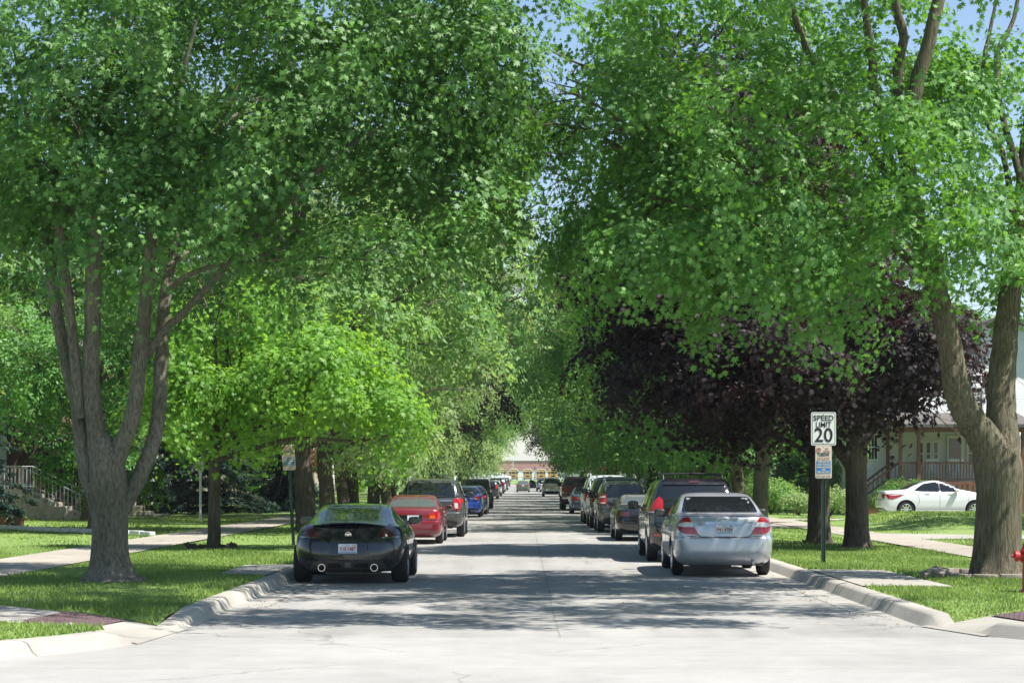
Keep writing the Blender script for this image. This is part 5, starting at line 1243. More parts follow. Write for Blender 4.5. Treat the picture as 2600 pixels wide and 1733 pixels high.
def ex_olive(md, bvh, sh):
    md.add('badge', panel(bvh, [(-.56, .985), (-.32, .985), (-.32, 1.015), (-.56, 1.015)], 'rear', 'badge', M['chrome'], .008, .01, .1, rnd=0))
    y = rear_y(bvh, -.25, .88)-.014; e = MB(); pts = [(.155*math.cos(a*.2618)-.24, .085*math.sin(a*.2618)+.86) for a in range(24)]
    e.prism(pts, y, y+.02)
    i = md.add('emblem', e.mesh('emblem', M['smoke_dark'])); e2 = MB(); e2.prism([(.12*math.cos(a*.2618)-.24, .06*math.sin(a*.2618)+.86) for a in range(24)], y-.004, y)
    md.add('emblem_face', e2.mesh('emblem_face', M['sticker_blue']), None, i)
T_OLIVE = suv(4.44, 1.80, 1.70, 2.62, .92, .35, [([(-.60, .93), (-.60, 1.22), (-.66, 1.26), (-.82, 1.24), (-.84, .95), (-.74, .91)], 'red_lens', ([(-.63, .95), (-.63, .99), (-.80, .99), (-.80, .96)], 'clear_lens'), ([(-.63, 1.15), (-.63, 1.19), (-.80, 1.18), (-.80, 1.14)], 'clear_lens'))], ex_olive, plate=(.1, .95), rim='split')
T_BIG = suv(5.1, 1.98, 1.84, 2.95, 1.1, .38, [([(-.70, .90), (-.70, 1.25), (-.88, 1.22), (-.92, .92)], 'red_lens')], None, plate=(0, .9))
T_TAN = suv(5.05, 2.0, 1.92, 2.95, 1.05, .39, [([(-.80, .88), (-.78, 1.22), (-.92, 1.20), (-.95, .90)], 'red_lens', ([(-.82, .90), (-.81, 1.0), (-.92, 1.0), (-.93, .91)], 'amber_lens'))], lambda md, bvh, sh: md.add('rear_bumper', MB().box(-.98, .98, -.06, .2, .55, .70, bev=.04).mesh('rear_bumper', M['galv'], True)), plate=(0, .9))
T_SMALL = suv(4.4, 1.78, 1.66, 2.6, .9, .34, [([(-.62, .95), (-.60, 1.12), (-.72, 1.30), (-.80, 1.28), (-.82, 1.0)], 'red_lens')], None)
# black van with roof rack, wrap-round lamps
VAN = [(.24, .25, 4.85, .82, .2, .3), (.32, .1, 5.0, .92, .26, .4), (.45, .02, 5.07, .96, .26, .45), (.62, .0, 5.08, .975, .25, .45), (.74, .01, 5.05, .98, .22, .42), (.80, .05, 4.95, .982, .18, .4), (1.0, .07, 4.6, .98, .17, .35), (1.1, .09, 4.3, .965, .17, .3), (1.2, .13, 4.05, .93, .17, .28), (1.4, .24, 3.65, .865, .16, .26), (1.55, .34, 3.3, .81, .16, .26), (1.66, .43, 3.0, .755, .18, .26), (1.72, .55, 2.75, .68, .2, .3), (1.75, .85, 2.4, .5, .25, .3)]
def ex_van(md, bvh, sh):
    md.add('rear_spoiler', panel(bvh, [(-.66, 1.60), (.66, 1.60), (.60, 1.715), (-.60, 1.715)], 'rear', 'rear_spoiler', M['seam'], .03, .04, .09, rnd=.03), 'paint')
    md.add('stop_lamp', panel(bvh, [(-.11, 1.63), (.11, 1.63), (.11, 1.67), (-.11, 1.67)], 'rear', 'stop_lamp', M['smoke_lens'], .04, .02, .09, rnd=.01))
    for sx in (-.62, .62):
        md.add('roof_rail', MB().tube([(sx, .75, 1.70), (sx, .85, 1.80), (sx, 2.6, 1.80), (sx, 2.75, 1.70)], .02, 8).mesh('roof_rail', M['trim'], True))
    for y in (1.0, 2.2): md.add('crossbar', MB().tube([(-.68, y, 1.83), (0, y, 1.85), (.68, y, 1.83)], .02, 8).mesh('crossbar', M['trim'], True))
    for sx in (-.75, .75): md.add('reflector', panel(bvh, [(sx-.1, .55), (sx+.1, .55), (sx+.1, .60), (sx-.1, .60)], 'rear', 'reflector', M['red_lens'], .01, .01, .1, rnd=0))
T_VAN = make_model(VAN, 3.03, 1.05, .35, .225, 1.70, rw=(1.18, 1.585, .085), ws=(1.2, 1.68, .06), sides=[[(.55, 1.20), (.72, 1.53), (1.55, 1.58), (1.55, 1.12)], [(1.62, 1.12), (1.62, 1.585), (2.55, 1.58), (2.62, 1.10)], [(2.70, 1.10), (2.65, 1.58), (2.95, 1.55), (3.75, 1.13), (3.8, 1.09)]],
    lights=[([(-.66, 1.06), (-.66, 1.30), (-.74, 1.37), (-.88, 1.22), (-.96, 1.10), (-.96, 1.05)], 'red_lens', ([(-.68, 1.03), (-.68, 1.06), (-.95, 1.055), (-.95, 1.03)], 'clear_lens'))], fronts=[[(.5, .7), (.88, .7), (.85, .9), (.6, .88)]], plate=(0, .95), mirrors=(3.7, 1.08, .25, .19, False), extra=ex_van, rim='split', handles=[(1.9, 1.0), (2.75, 1.0)],
    seams_rear=[[(-.84, 1.04), (-.8, .80), (.8, .80), (.84, 1.04)]], seams_side=[[(1.58, .42), (1.58, 1.1)], [(2.66, .36), (2.66, 1.09)], [(3.8, .36), (3.8, 1.0)], [(.3, 1.0), (1.58, 1.0)]])
# boxy off-roader with a spare wheel
JEEP = [(.50, .05, 3.9, .72, .06, .1), (.56, .02, 3.98, .78, .06, .12), (.70, .0, 4.0, .79, .06, .12), (1.05, .01, 3.98, .79, .06, .12), (1.12, .02, 3.9, .785, .06, .12), (1.16, .03, 2.75, .775, .06, .1), (1.3, .06, 2.62, .75, .06, .08), (1.6, .11, 2.42, .70, .06, .08), (1.74, .14, 2.32, .68, .07, .08), (1.80, .2, 2.25, .64, .08, .1)]
def ex_jeep(md, bvh, sh):
    t, ri = wheel_meshes(.38, .25, 'dark')
    i = md.add('spare_wheel', t, None, None, None, (0, -.14, 1.02), -math.pi/2); md.add('rim', ri, None, i)
    md.add('rear_bumper', MB().box(-.75, .75, -.12, .05, .50, .66, bev=.03).mesh('rear_bumper', M['trim'], True))
    for sx in (-1, 1):
        md.add('tail_light', MB().box(sx*.72-.07, sx*.72+.07, -.04, .05, .88, 1.04, bev=.015).mesh('tail_light', M['red_lens'], True))
        for ya in (.72, 3.15): 
            f = MB(); n = 12; o = [(ya+.50*math.cos(math.pi*k/n), .40+.50*math.sin(math.pi*k/n)) for k in range(n+1)]+[(ya+.42*math.cos(math.pi*k/n), .40+.42*math.sin(math.pi*k/n)) for k in range(n, -1, -1)]
            f.prism(o, sx*.74, sx*.93, 'X'); md.add('fender', f.mesh('fender', M['trim'], True))
T_JEEP = make_model(JEEP, 2.43, .72, .39, .25, 1.58, rw=(1.24, 1.66, .09), ws=(1.2, 1.68, .08), sides=[[(.35, 1.22), (.38, 1.66), (1.3, 1.68), (1.3, 1.2)], [(1.4, 1.2), (1.4, 1.68), (2.25, 1.66), (2.5, 1.25)]], plate=(-.5, .8), mirrors=(2.45, 1.2, .22, .2, True), extra=ex_jeep, rim='dark', bow=.01, bowf=.05, taper=.02, wells=False)
# lifted pickup
PICK = [(.62, .12, 5.4, .85, .06, .2), (.70, .04, 5.6, .95, .08, .25), (.82, .0, 5.68, .985, .1, .3), (1.0, .0, 5.7, 1.0, .1, .3), (1.2, .01, 5.6, .995, .1, .3), (1.34, .02, 5.3, .975, .1, .25), (1.375, .04, 4.6, .95, .1, .2), (1.39, 1.9, 4.25, .91, .1, .2), (1.5, 1.95, 4.05, .87, .1, .2), (1.7, 2.03, 3.72, .82, .1, .2), (1.84, 2.12, 3.45, .77, .12, .2), (1.91, 2.25, 3.3, .68, .12, .2), (1.935, 2.45, 3.1, .5, .12, .2)]
def ex_pick(md, bvh, sh):
    md.add('rear_bumper', MB().box(-.96, .96, -.16, .06, .63, .80, bev=.03).mesh('rear_bumper', M['chrome'], True))
    md.add('axle', MB().tube([(-.8, 1.2, .42), (.8, 1.2, .42)], .07, 10).lathe([(.16, -.15), (.18, 0), (.16, .15)], 12, (0, 1.2, .42), 'X').box(-.45, -.35, .3, 5, .52, .64).box(.35, .45, .3, 5, .52, .64).mesh('axle', M['trim'], True))
    for sx in (-1, 1): md.add('mud_flap', MB().box(sx*.72-.13, sx*.72+.13, .68, .70, .42, .85).mesh('mud_flap', M['trim']))
T_PICK = make_model(PICK, 3.53, 1.2, .42, .30, 1.72, rw=(1.47, 1.80, .08), ws=(1.48, 1.84, .06), sides=[[(2.15, 1.46), (2.2, 1.82), (2.6, 1.86), (2.65, 1.44)], [(2.72, 1.44), (2.7, 1.86), (3.3, 1.82), (3.85, 1.5), (3.9, 1.44)]],
    lights=[([(-.84, .95), (-.82, 1.30), (-.96, 1.30), (-.98, .95)], 'red_lens', ([(-.85, .97), (-.85, 1.06), (-.96, 1.06), (-.96, .97)], 'clear_lens'))], fronts=[[(.6, .95), (.92, .95), (.9, 1.15), (.62, 1.15)]], plate=None, mirrors=(3.75, 1.42, .26, .26, True), extra=ex_pick, seams_rear=[[(-.78, 1.36), (-.78, .88), (.78, .88), (.78, 1.36)]], bed=(-.82, .82, .1, 1.8, .95, 1.6), bow=.01, taper=.02)

P_ = {k: paint('car_paint_'+k, *v) for k, v in dict(silver=((.50, .52, .56), .55, .34), black=((.006, .0065, .0075), 0., .2, .01), graphite=((.014, .0145, .016), .2, .22, .015), red=((.17, .007, .018), .1, .3), grey=((.065, .070, .068), .4, .3), blue=((.02, .075, .42), .35, .25),
    navy=((.012, .02, .035), .35, .25), greyblue=((.085, .125, .18), .4, .3), olive=((.095, .10, .082), .45, .32), white=((.76, .79, .84), 0., .3, .02), tan=((.42, .37, .30), .35, .3), burgundy=((.15, .022, .018), .3, .32), green=((.12, .135, .11), .4, .32), dkgrey=((.035, .037, .042), .4, .28), lsilver=((.55, .57, .60), .4, .32)).items()}
GLc, GRc = 'cars parked along the left kerb', 'cars parked along the right kerb'
place_car(TZ_, 'parked_coupe', 'glossy graphite two-door fastback with twin round exhausts, nearest on the left kerb', 'car', -2.86, 32.05, 0, P_['graphite'], ('X18 5487', 'sticker_y'), GLc)
place_car(T_RED, 'parked_sedan', 'faded red saloon parked ahead of the dark coupe', 'car', -2.97, 52.05, 0, P_['red'], ('', None), GLc)
place_car(T_GREY, 'parked_suv', 'dark grey tall wagon with chrome bar ahead of the red saloon', 'car', -2.72, 58.45, 0, P_['grey'], None, GLc)
place_car(T_BLUE, 'parked_sedan', 'bright blue saloon with quad exhausts on the left kerb', 'car', -2.76, 90.6, 0, P_['blue'], ('', None), GLc)
place_car(T_DARK, 'parked_sedan', 'dark navy saloon tucked between the blue saloon and the boxy off-roader', 'car', -2.62, 97.5, 0, P_['navy'], None, GLc)
place_car(T_JEEP, 'parked_offroader', 'boxy black off-roader with a spare wheel on its back door', 'car', -2.72, 118.2, 0, P_['black'], None, GLc)
place_car(T_SMALL, 'parked_suv', 'dark grey crossover parked past the boxy off-roader', 'car', -2.95, 171, 0, P_['dkgrey'], ('', None), GLc)
place_car(T_SMALL, 'parked_suv', 'white crossover parked further along the left kerb', 'car', -3.0, 202, 0, P_['white'], None, GLc)
place_car(T_BIG, 'parked_suv', 'black wagon with glowing red lamps past the white crossover', 'car', -3.1, 231, 0, P_['black'], None, GLc)
place_car(T_SMALL, 'parked_suv', 'silver grey crossover past the black wagon on the left', 'car', -3.05, 257, 0, P_['lsilver'], None, GLc)
place_car(T_BIG, 'parked_suv', 'navy wagon second to last on the left kerb', 'car', -3.05, 284, 0, P_['navy'], None, GLc)
place_car(T_DARK, 'parked_sedan', 'small dark saloon last on the left kerb before the school', 'car', -3.2, 374, 0, P_['dkgrey'], None, GLc)
place_car(TS, 'parked_sedan', 'silver saloon with red and white wrap lamps, nearest on the right kerb', 'car', 3.55, 34.32, R(-.6), P_['silver'], ('P41 4784', 'sticker_g'), GRc)
place_car(T_VAN, 'parked_van', 'black people carrier with roof rack ahead of the silver saloon', 'car', 3.58, 40.5, R(-.4), P_['black'], None, GRc)
place_car(T_CONV, 'parked_convertible', 'black convertible with its grey cloth top up on the right kerb', 'car', 3.48, 54.6, 0, P_['black'], None, GRc)
place_car(T_OLIVE, 'parked_suv', 'olive grey crossover with blue oval badge on the right kerb', 'car', 3.33, 63.6, 0, P_['olive'], None, GRc)
place_car(T_BIG, 'parked_suv', 'tall black wagon just past the olive crossover', 'car', 3.38, 69.6, 0, P_['black'], None, GRc)
place_car(T_TAN, 'parked_suv', 'white tall wagon half hidden beyond the black one on the right', 'car', 3.36, 76.2, 0, P_['white'], None, GRc)
place_car(T_GREYBLUE, 'parked_sedan', 'low grey blue saloon behind the lifted red pickup', 'car', 3.3, 99.6, 0, P_['greyblue'], None, GRc)
place_car(T_PICK, 'parked_pickup', 'lifted dark red pickup with chrome bumper on the right kerb', 'pickup truck', 3.22, 111.8, 0, P_['burgundy'], None, GRc)
place_car(T_TAN, 'parked_suv', 'pale tan utility wagon past the red pickup', 'car', 2.97, 196, 0, P_['tan'], None, GRc)
place_car(T_WHITE, 'parked_sedan', 'white saloon just past the tan utility wagon', 'car', 3.1, 252, 0, P_['white'], None, GRc)
opn = place_car(T_SMALL, 'parked_suv', 'silver wagon with its dark driver door swung open at the far right', 'car', 2.75, 268, 0, P_['lsilver'], None, GRc)
d = MB().box(-1.0, -.03, -.04, .04, .38, 1.0, bev=.03).prism(roundpoly([(-.98, 1.0), (-.06, 1.0), (-.06, 1.2), (-.45, 1.52), (-.92, 1.52)], .03), -.02, .02)
od = d.build('open_door', M['smoke_dark'], opn, False, 40, (-.86, 3.0, 0), R(8)); od['label'] = 'dark inner side of the open driver door'
place_car(T_CIVIC, 'moving_sedan', 'grey green saloon driving away in the middle of the road', 'car', .08, 249, 0, P_['green'], ('', None))
place_car(T_WHITE, 'parked_sedan', 'white saloon seen side-on in the right driveway before the porch house', 'car', 14.1, 77.9, R(-90), P_['white'], ('', None), zoff=.25, base=0)
place_car(T_BIG, 'parked_suv', 'black wagon side-on in a driveway behind the left trunks', 'car', -21.5, 260.4, R(-90), P_['black'], None, zoff=.36, base=.0)
place_car(T_TAN, 'parked_van', 'white van parked side-on beyond the left row near the school', 'van', -7.6, 452, R(-80), P_['white'], None, zoff=.9, base=.7)
# ---------------------------------------------------------------- signs, posts, hydrant
def sign_post(t, H, tilt=0.):
    mb = MB()
    # U-channel with punched holes shown as dark studs
    prof = [(-.04, .0), (-.028, .0), (-.018, .022), (.018, .022), (.028, 0), (.04, 0), (.04, .006), (.03, .006), (.02, .028), (-.02, .028), (-.03, .006), (-.04, .006)]
    mb.prism(prof, 0, H, 'Z', 0)
    for k in range(int(H/.05)): mb.lathe([(.006, .020), (.006, .0225)], 6, (0, 0, .05+.05*k), 'Y', 1)
    return mb.build('post', [M['post_green'], M['galv']], t)
def parking_plate(t, z0, z1, w=.30, y=-.012):
    mb = MB(); h = z1-z0; c = (z0+z1)/2
    def fr(q, r_): return roundpoly([(-w/2+q, z0+q), (w/2-q, z0+q), (w/2-q, z1-q), (-w/2+q, z1-q)], r_)
    mb.prism(fr(0, .03), y-.003, y+.003, 'Y', 0)
    mb.prism(fr(.012, .024), y-.0042, y-.003, 'Y', 1); mb.prism(fr(.016, .022), y-.0052, y-.0042, 'Y', 0)
    f = y-.0075
    mb.prism([(-w/2+.02, z0+h*.14), (w/2-.02, z0+h*.14), (w/2-.02, z0+h*.535), (-w/2+.02, z0+h*.535)], f+.0006, y-.0052, 'Y', 2)
    add_text(mb, 'NO', .047, .06, f, z1-h*.095, 1, .9); add_text(mb, 'PARKING', .045, .055, f, z1-h*.175, 1, .72)
    add_text(mb, 'TUESDAY', .088, 0, f, z1-h*.275, 3, 1, .0016, width=.232)
    add_text(mb, '9:00 AM - 2:00 PM', .032, 0, f, z1-h*.375, 1, .9); add_text(mb, 'APRIL 1 THRU OCT 1', .032, 0, f, z1-h*.43, 1, .78)
    for k, s_ in enumerate(('SNOW REMOVAL', 'AFTER 2" SNOWFALL', 'EVEN ADDRESS', 'SIDE', 'REMOVED FIRST')):
        add_text(mb, s_, .05, 0, f-.0015, z0+h*(.497-.079*k), 0, 1, .001, width=(.215, .24, .24, .07, .215)[k])
    add_text(mb, 'TOW AWAY ZONE', .036, 0, f, z0+h*.075, 1, .82)
    # P in a struck circle
    pc = (-.085, z1-h*.125)
    mb.tube([(pc[0]+.04*math.cos(a*.2618), f, pc[1]+.04*math.sin(a*.2618)) for a in range(25)], .005, 6, 1); mb.tube([(pc[0]-.028, f-.001, pc[1]+.028), (pc[0]+.028, f-.001, pc[1]-.028)], .004, 6, 1)
    add_text(mb, 'P', .062, pc[0], f, pc[1]-.002, 3)
    for z in (z0+.02, z1-.03): mb.lathe([(.006, f-.002), (.006, f+.002)], 8, (0, 0, z), 'Y', 3)
    return mb.build('parking_plate', [M['sign_cream'], M['sign_red'], M['sign_blue'], M['sign_black']], t)
t = thing('road_sign', 'speed limit 20 sign above a Tuesday parking sign on a green post', 'sign', (5.53, 36.0, .15))
sign_post(t, 2.72)
mb = MB(); z0, z1, w = 2.195, 2.805, .457
def fr(q, r_): return roundpoly([(-w/2+q, z0+q), (w/2-q, z0+q), (w/2-q, z1-q), (-w/2+q, z1-q)], r_)
mb.prism(fr(0, .035), -.015, -.010, 'Y', 0); mb.prism(fr(.016, .03), -.0162, -.015, 'Y', 1); mb.prism(fr(.026, .024), -.0174, -.0162, 'Y', 0)
add_text(mb, 'SPEED', .142, 0, -.020, z1-.112, 1, 1, .0012, width=.37); add_text(mb, 'LIMIT', .142, 0, -.020, z1-.236, 1, 1, .0012, width=.28); add_text(mb, '20', .365, 0, -.020, z1-.435, 1, 1, .0045, width=.335)
for z in (z0+.03, z1-.045): mb.lathe([(.008, -.021), (.008, -.017)], 8, (0, 0, z), 'Y', 1)
sp = mb.build('speed_plate', [M['sign_white'], M['sign_black']], t); sp['label'] = 'white speed limit plate'
parking_plate(t, 1.59, 2.19)
t = thing('road_sign', 'parking sign on a green post leaning left, half under the young maple leaves', 'sign', (-5.42, 46.4, .15)); t.rotation_euler = (0, R(-3.1), 0)
sign_post(t, 2.4); parking_plate(t, 1.80, 2.40)
t = thing('road_sign', 'small distant parking sign above the grey wagon on the left', 'sign', (-4.9, 128, .15))
sign_post(t, 2.55); parking_plate(t, 1.72, 2.36)
t = thing('stop_sign', 'red stop sign peeping through leaves far down the right side', 'sign', (8.9, 215, zt(215)+.15))
MB().tube([(0, 0, 0), (0, 0, 2.9)], .03, 8).build('post', M['galv'], t)
mb = MB(); mb.prism([(.38*math.cos(R(22.5+45*k)), 2.6+.38*math.sin(R(22.5+45*k))) for k in range(8)], -.05, -.035, 'Y', 0); mb.build('sign_plate', M['sign_stop'], t)
t = thing('road_sign', 'small pale sign between the far purple trees', 'sign', (6.6, 300, zt(300)+.15))
MB().tube([(0, 0, 0), (0, 0, 2.3)], .03, 8).build('post', M['galv'], t); MB().box(-.22, .22, -.04, -.02, 1.6, 2.5).build('sign_plate', M['sign_white'], t); MB().box(-.19, .19, -.045, -.04, 1.63, 2.05).build('blue_panel', M['sign_blue'], t)
# hydrant
t = thing('fire_hydrant', 'red fire hydrant cut by the right edge of the picture', 'hydrant', (7.0, 27.0, .15))
b = MB().lathe([(.16, 0), (.16, .03), (.115, .035), (.11, .10), (.105, .42), (.13, .425), (.13, .455), (.11, .46), (.112, .56), (.135, .565), (.135, .60), (.118, .61), (.10, .68), (.06, .725), (.03, .735)], 24)
b.build('barrel', M['hydrant'], t, True)
for k in range(8): pass
MB().lathe([(.03, .73), (.032, .77), (.02, .775)], 5).build('operating_nut', M['hydrant'], t)
for ax, c, sgn in (('X', (0, 0, .51), -1), ('X', (0, 0, .51), 1)):
    n_ = MB().lathe([(.06, sgn*.10), (.06, sgn*.17), (.075, sgn*.175), (.075, sgn*.215), (.05, sgn*.225), (.022, sgn*.227), (.022, sgn*.262), (.012, sgn*.264)], 18, c, 'X'); n_.build('nozzle_cap', M['hydrant'], t, True)
MB().lathe([(.075, -.10), (.075, -.16), (.092, -.165), (.092, -.21), (.06, -.222), (.025, -.224), (.025, -.258)], 18, (0, 0, .49), 'Y').build('nozzle_cap', M['hydrant'], t, True)
bl_ = MB()
for k in range(8): bl_.lathe([(.014, .025), (.014, .05)], 6, (.14*math.cos(k*.785), .14*math.sin(k*.785), 0)).lathe([(.012, .45), (.012, .475)], 6, (.12*math.cos(k*.785), .12*math.sin(k*.785), 0))
bl_.build('bolt', M['galv'], t)
# ring of edging stones and mulch round the right maple
mb = MB(); rgm = random.Random(2); n = 28
mb.add([(7.6, 31.4, .23)]+[(7.6+.9*math.cos(6.2832*k/n), 31.4+.9*math.sin(6.2832*k/n), .185) for k in range(n)], [(0, k+1, (k+1) % n+1) for k in range(n)])
struct('mulch_bed', mb, M['mulch'], True)
for k in range(15):
    a = 6.2832*k/15+.1; r_ = 1.0+rgm.uniform(-.02, .03)
    q = MB().box(-.19, .19, -.085, .085, -.03, .085+rgm.uniform(0, .02), bev=.018)
    o = q.build('edging_stone', M['stone'], None, True, 40, (7.6+r_*math.cos(a), 31.4+r_*math.sin(a), .155), a+R(90)+rgm.uniform(-.08, .08))
    tag(o, 'grey brown edging block in the low ring round the forked maple', 'edging stone', 'edging blocks round the forked maple')
for k, (dx, dy, rz, L) in enumerate([(-1.12, -.35, .5, .34), (-1.0, -.52, .9, .26)]):
    o = MB().box(-L/2, L/2, -.07, .07, -.02, .10, bev=.012).build('edging_board', M['stone'], None, True, 40, (7.6+dx, 31.4+dy, .20), rz); o.rotation_euler = (.25, -.3, rz)
    tag(o, ['tilted loose slab at the left end of the stone ring', 'smaller loose slab lying against the tilted one'][k], 'edging stone')
# white painted edging along the left lawn
A, B = Vector((-10.3, 54.6, 0)), Vector((-19.0, 65.4, 0)); n = 22
for k in range(n):
    p = A.lerp(B, (k+.5)/n); q = MB().box(-.29, .29, -.09, .09, -.02, .11, bev=.015)
    o = q.build('edging_block', M['stone_white'], None, True, 40, (p.x, p.y, .17+rgm.uniform(-.01, .015)), math.atan2(B.y-A.y, B.x-A.x)+rgm.uniform(-.03, .03))
    tag(o, 'white painted edging block in the row across the left lawn', 'edging block', 'white edging blocks on the left lawn')
# old boards curled round the young maple
t = thing('tree_edging', 'curled old boards lying round the foot of the young maple', 'tree edging', (-6.92, 43.7, .16))
for k, (a0, a1, rr, h, lean) in enumerate([(190, 262, .46, .17, .14), (266, 310, .40, .12, .05), (312, 350, .52, .17, .03), (20, 170, .45, .10, .03)]):
    mb = MB(); m_ = 10; vs = []
    for i in range(m_+1):
        a = R(a0+(a1-a0)*i/m_); hh = h*(1-.5*abs(i/m_-.4))+.02*math.sin(i*2.1)
        for q, z in ((rr, -.02), (rr+lean, hh), (rr+lean+.035, hh), (rr+.04, -.02)): vs.append((q*math.cos(a), q*math.sin(a), z))
    fs = [(i*4+j, i*4+(j+1) % 4, (i+1)*4+(j+1) % 4, (i+1)*4+j) for i in range(m_) for j in range(4)]+[(0, 1, 2, 3), (m_*4+3, m_*4+2, m_*4+1, m_*4)]
    mb.add(vs, fs).build('board', M['old_wood'], t)
# lawn lamps
t = thing('lamp_post', 'white lamp post with lantern head on the left lawn before the spruces', 'lamp post', (-12.0, 73.0, .15))
MB().lathe([(.075, 0), (.075, .08), (.045, .14), (.042, 1.75), (.055, 1.78), (.06, 1.82), (.03, 1.86)], 16).build('post', M['lamp_white'], t, True)
mb = MB()
for k in range(6):
    a, c = k*1.0472, (k+1)*1.0472
    mb.tube([(.085*math.cos(a), .085*math.sin(a), 1.88), (.145*math.cos(a), .145*math.sin(a), 2.22)], .012, 5)
    mb.tube([(.145*math.cos(a), .145*math.sin(a), 2.22), (.145*math.cos(c), .145*math.sin(c), 2.22)], .014, 5); mb.tube([(.085*math.cos(a), .085*math.sin(a), 1.88), (.085*math.cos(c), .085*math.sin(c), 1.88)], .014, 5)
mb.lathe([(.19, 2.23), (.18, 2.26), (.10, 2.33), (.04, 2.36), (.045, 2.40), (.01, 2.43)], 12); mb.lathe([(.03, 1.84), (.09, 1.88), (.09, 1.9)], 12)
ln = mb.build('lantern', M['lamp_white'], t, True)
MB().lathe([(.078, 1.9), (.133, 2.2)], 6).build('lantern_glass', M['lamp_glass'], ln)
t = thing('lamp_post', 'black lantern post on the sunny lawn left of the leaning parking sign', 'lamp post', (-13.6, 103, .15))
MB().lathe([(.06, 0), (.06, .3), (.035, .35), (.033, 1.7), (.06, 1.75)], 12).build('post', M['black_iron'], t, True)
ln = MB().lathe([(.17, 1.98), (.10, 2.1), (.03, 2.2), (.02, 2.26)], 6).tube([(.08, 0, 1.75), (.14, 0, 1.98)], .012, 5).tube([(-.08, 0, 1.75), (-.14, 0, 1.98)], .012, 5).build('lantern', M['black_iron'], t)
MB().lathe([(.07, 1.76), (.125, 1.97)], 6).build('lantern_glass', M['lamp_glass'], ln)
t = thing('street_lamp', 'pale cobra-head street lamp reaching out of the left trees', 'street lamp', (-4.9, 140, .15))
MB().tube([(0, 0, 0), (0, 0, 6.6)], [.09, .06], 10).build('pole', M['galv'], t, True)
MB().tube([(0, 0, 6.1), (.5, 0, 6.45), (1.5, 0, 6.6), (2.0, 0, 6.6)], .035, 8).build('arm', M['galv'], t, True)
MB().box(1.9, 2.65, -.14, .14, 6.52, 6.66, bev=.05).build('lamp_head', M['lamp_white'], t, True)
# overhead line
for x, lab in ((-13, 'left wooden utility pole far down the street'), (14, 'right wooden utility pole far down the street')):
    t = thing('utility_pole', lab, 'utility pole', (x, 302, zt(302)))
    MB().tube([(0, 0, 0), (0, 0, 9.2)], [.15, .10], 10).build('pole', M['old_wood'], t, True); MB().box(-1, 1, -.06, .06, 8.6, 8.75).build('crossarm', M['old_wood'], t)
mb = MB(); mb.tube([(-13+27*k/12, 302, zt(302)+8.8-1.3*math.sin(math.pi*k/12)) for k in range(13)], .02, 5)
tag(mb.build('overhead_wire', M['lamp_white']), 'sagging overhead wire crossing far down the street', 'wire')

# ---------------------------------------------------------------- houses
def window(parent, x0, x1, z0, z1, pos, axis, sgn=-1, bars=1, shade=.35, name='window'):
    """framed sash window on a wall; axis 'Y': wall faces y; 'X': wall faces x; sgn is the outward direction"""
    fw = .08
    def bx(mb, a0, a1, b0, b1, d0, d1):
        p, q = sorted((pos+sgn*d0, pos+sgn*d1))
        mb.box(a0, a1, p, q, b0, b1) if axis == 'Y' else mb.box(p, q, a0, a1, b0, b1)
    f = MB(); bx(f, x0-fw, x0, z0-fw, z1+fw, .0, .06); bx(f, x1, x1+fw, z0-fw, z1+fw, .0, .06); bx(f, x0, x1, z1, z1+fw, 0, .06); bx(f, x0, x1, z0-fw, z0, 0, .08)
    zm = (z0+z1)/2
    if bars: bx(f, x0, x1, zm-.025, zm+.025, .005, .05)
    if bars > 1:
        for k in range(1, bars): bx(f, x0+(x1-x0)*k/bars-.012, x0+(x1-x0)*k/bars+.012, z0, z1, .003, .04)
    w_ = f.build(name, M['white_trim'], parent)
    g = MB(); bx(g, x0, x1, z0, z1, -.005, .012); g.build('pane', M['pane'], w_)
    if shade: c = MB(); bx(c, x0+.01, x1-.01, z1-(z1-z0)*shade, z1, .0125, .016); c.build('blind', M['curtain'], w_)
    return w_
def house(label, x0, x1, y0, y1, h, wm, roof_m='shingle', ridge='X', base=None, wins=(), door=None, foundation=True, rise=2.6):
    z = zt(y0)+.12 if base is None else base
    t = thing('house', label, 'house', (0, 0, z)); MB().box(x0, x1, y0, y1, .35, h).build('wall', wm, t)
    if foundation: MB().box(x0+.03, x1-.03, y0+.03, y1-.03, -.3, .36).build('foundation', M['step'], t)
    o = .45; r_ = MB()
    if ridge == 'X':
        ym = (y0+y1)/2
        r_.prism([(y0-o, h-.12), (y0-o, h+.02), (ym, h+rise+.12), (y1+o, h+.02), (y1+o, h-.12), (ym, h+rise-.05)], x0-o, x1+o, 'X')
        g = MB().prism([(y0, h), (y1, h), (ym, h+rise-.05)], x0+.002, x1-.002, 'X')
    else:
        xm = (x0+x1)/2
        r_.prism([(x0-o, h-.12), (x0-o, h+.02), (xm, h+rise+.12), (x1+o, h+.02), (x1+o, h-.12), (xm, h+rise-.05)], y0-o, y1+o, 'Y')
        g = MB().prism([(x0, h), (x1, h), (xm, h+rise-.05)], y0+.002, y1-.002, 'Y')
    r_.build('roof', M[roof_m], t); g.build('gable', wm, t)
    for w in wins: window(t, *w)
    if door:
        ax, a0, a1, pos, sgn, dm = door
        d = MB(); p, q = sorted((pos, pos+sgn*.05)); (d.box(a0, a1, p, q, .36, 2.45) if ax == 'Y' else d.box(p, q, a0, a1, .36, 2.45)); dd = d.build('door', dm, t)
        k = MB(); hp = (a0+.1, pos+sgn*.07, 1.35) if ax == 'Y' else (pos+sgn*.07, a0+.1, 1.35); k.lathe([(.035, -.02), (.035, .02)], 8, hp); k.build('handle', M['chrome'], dd)
    return t
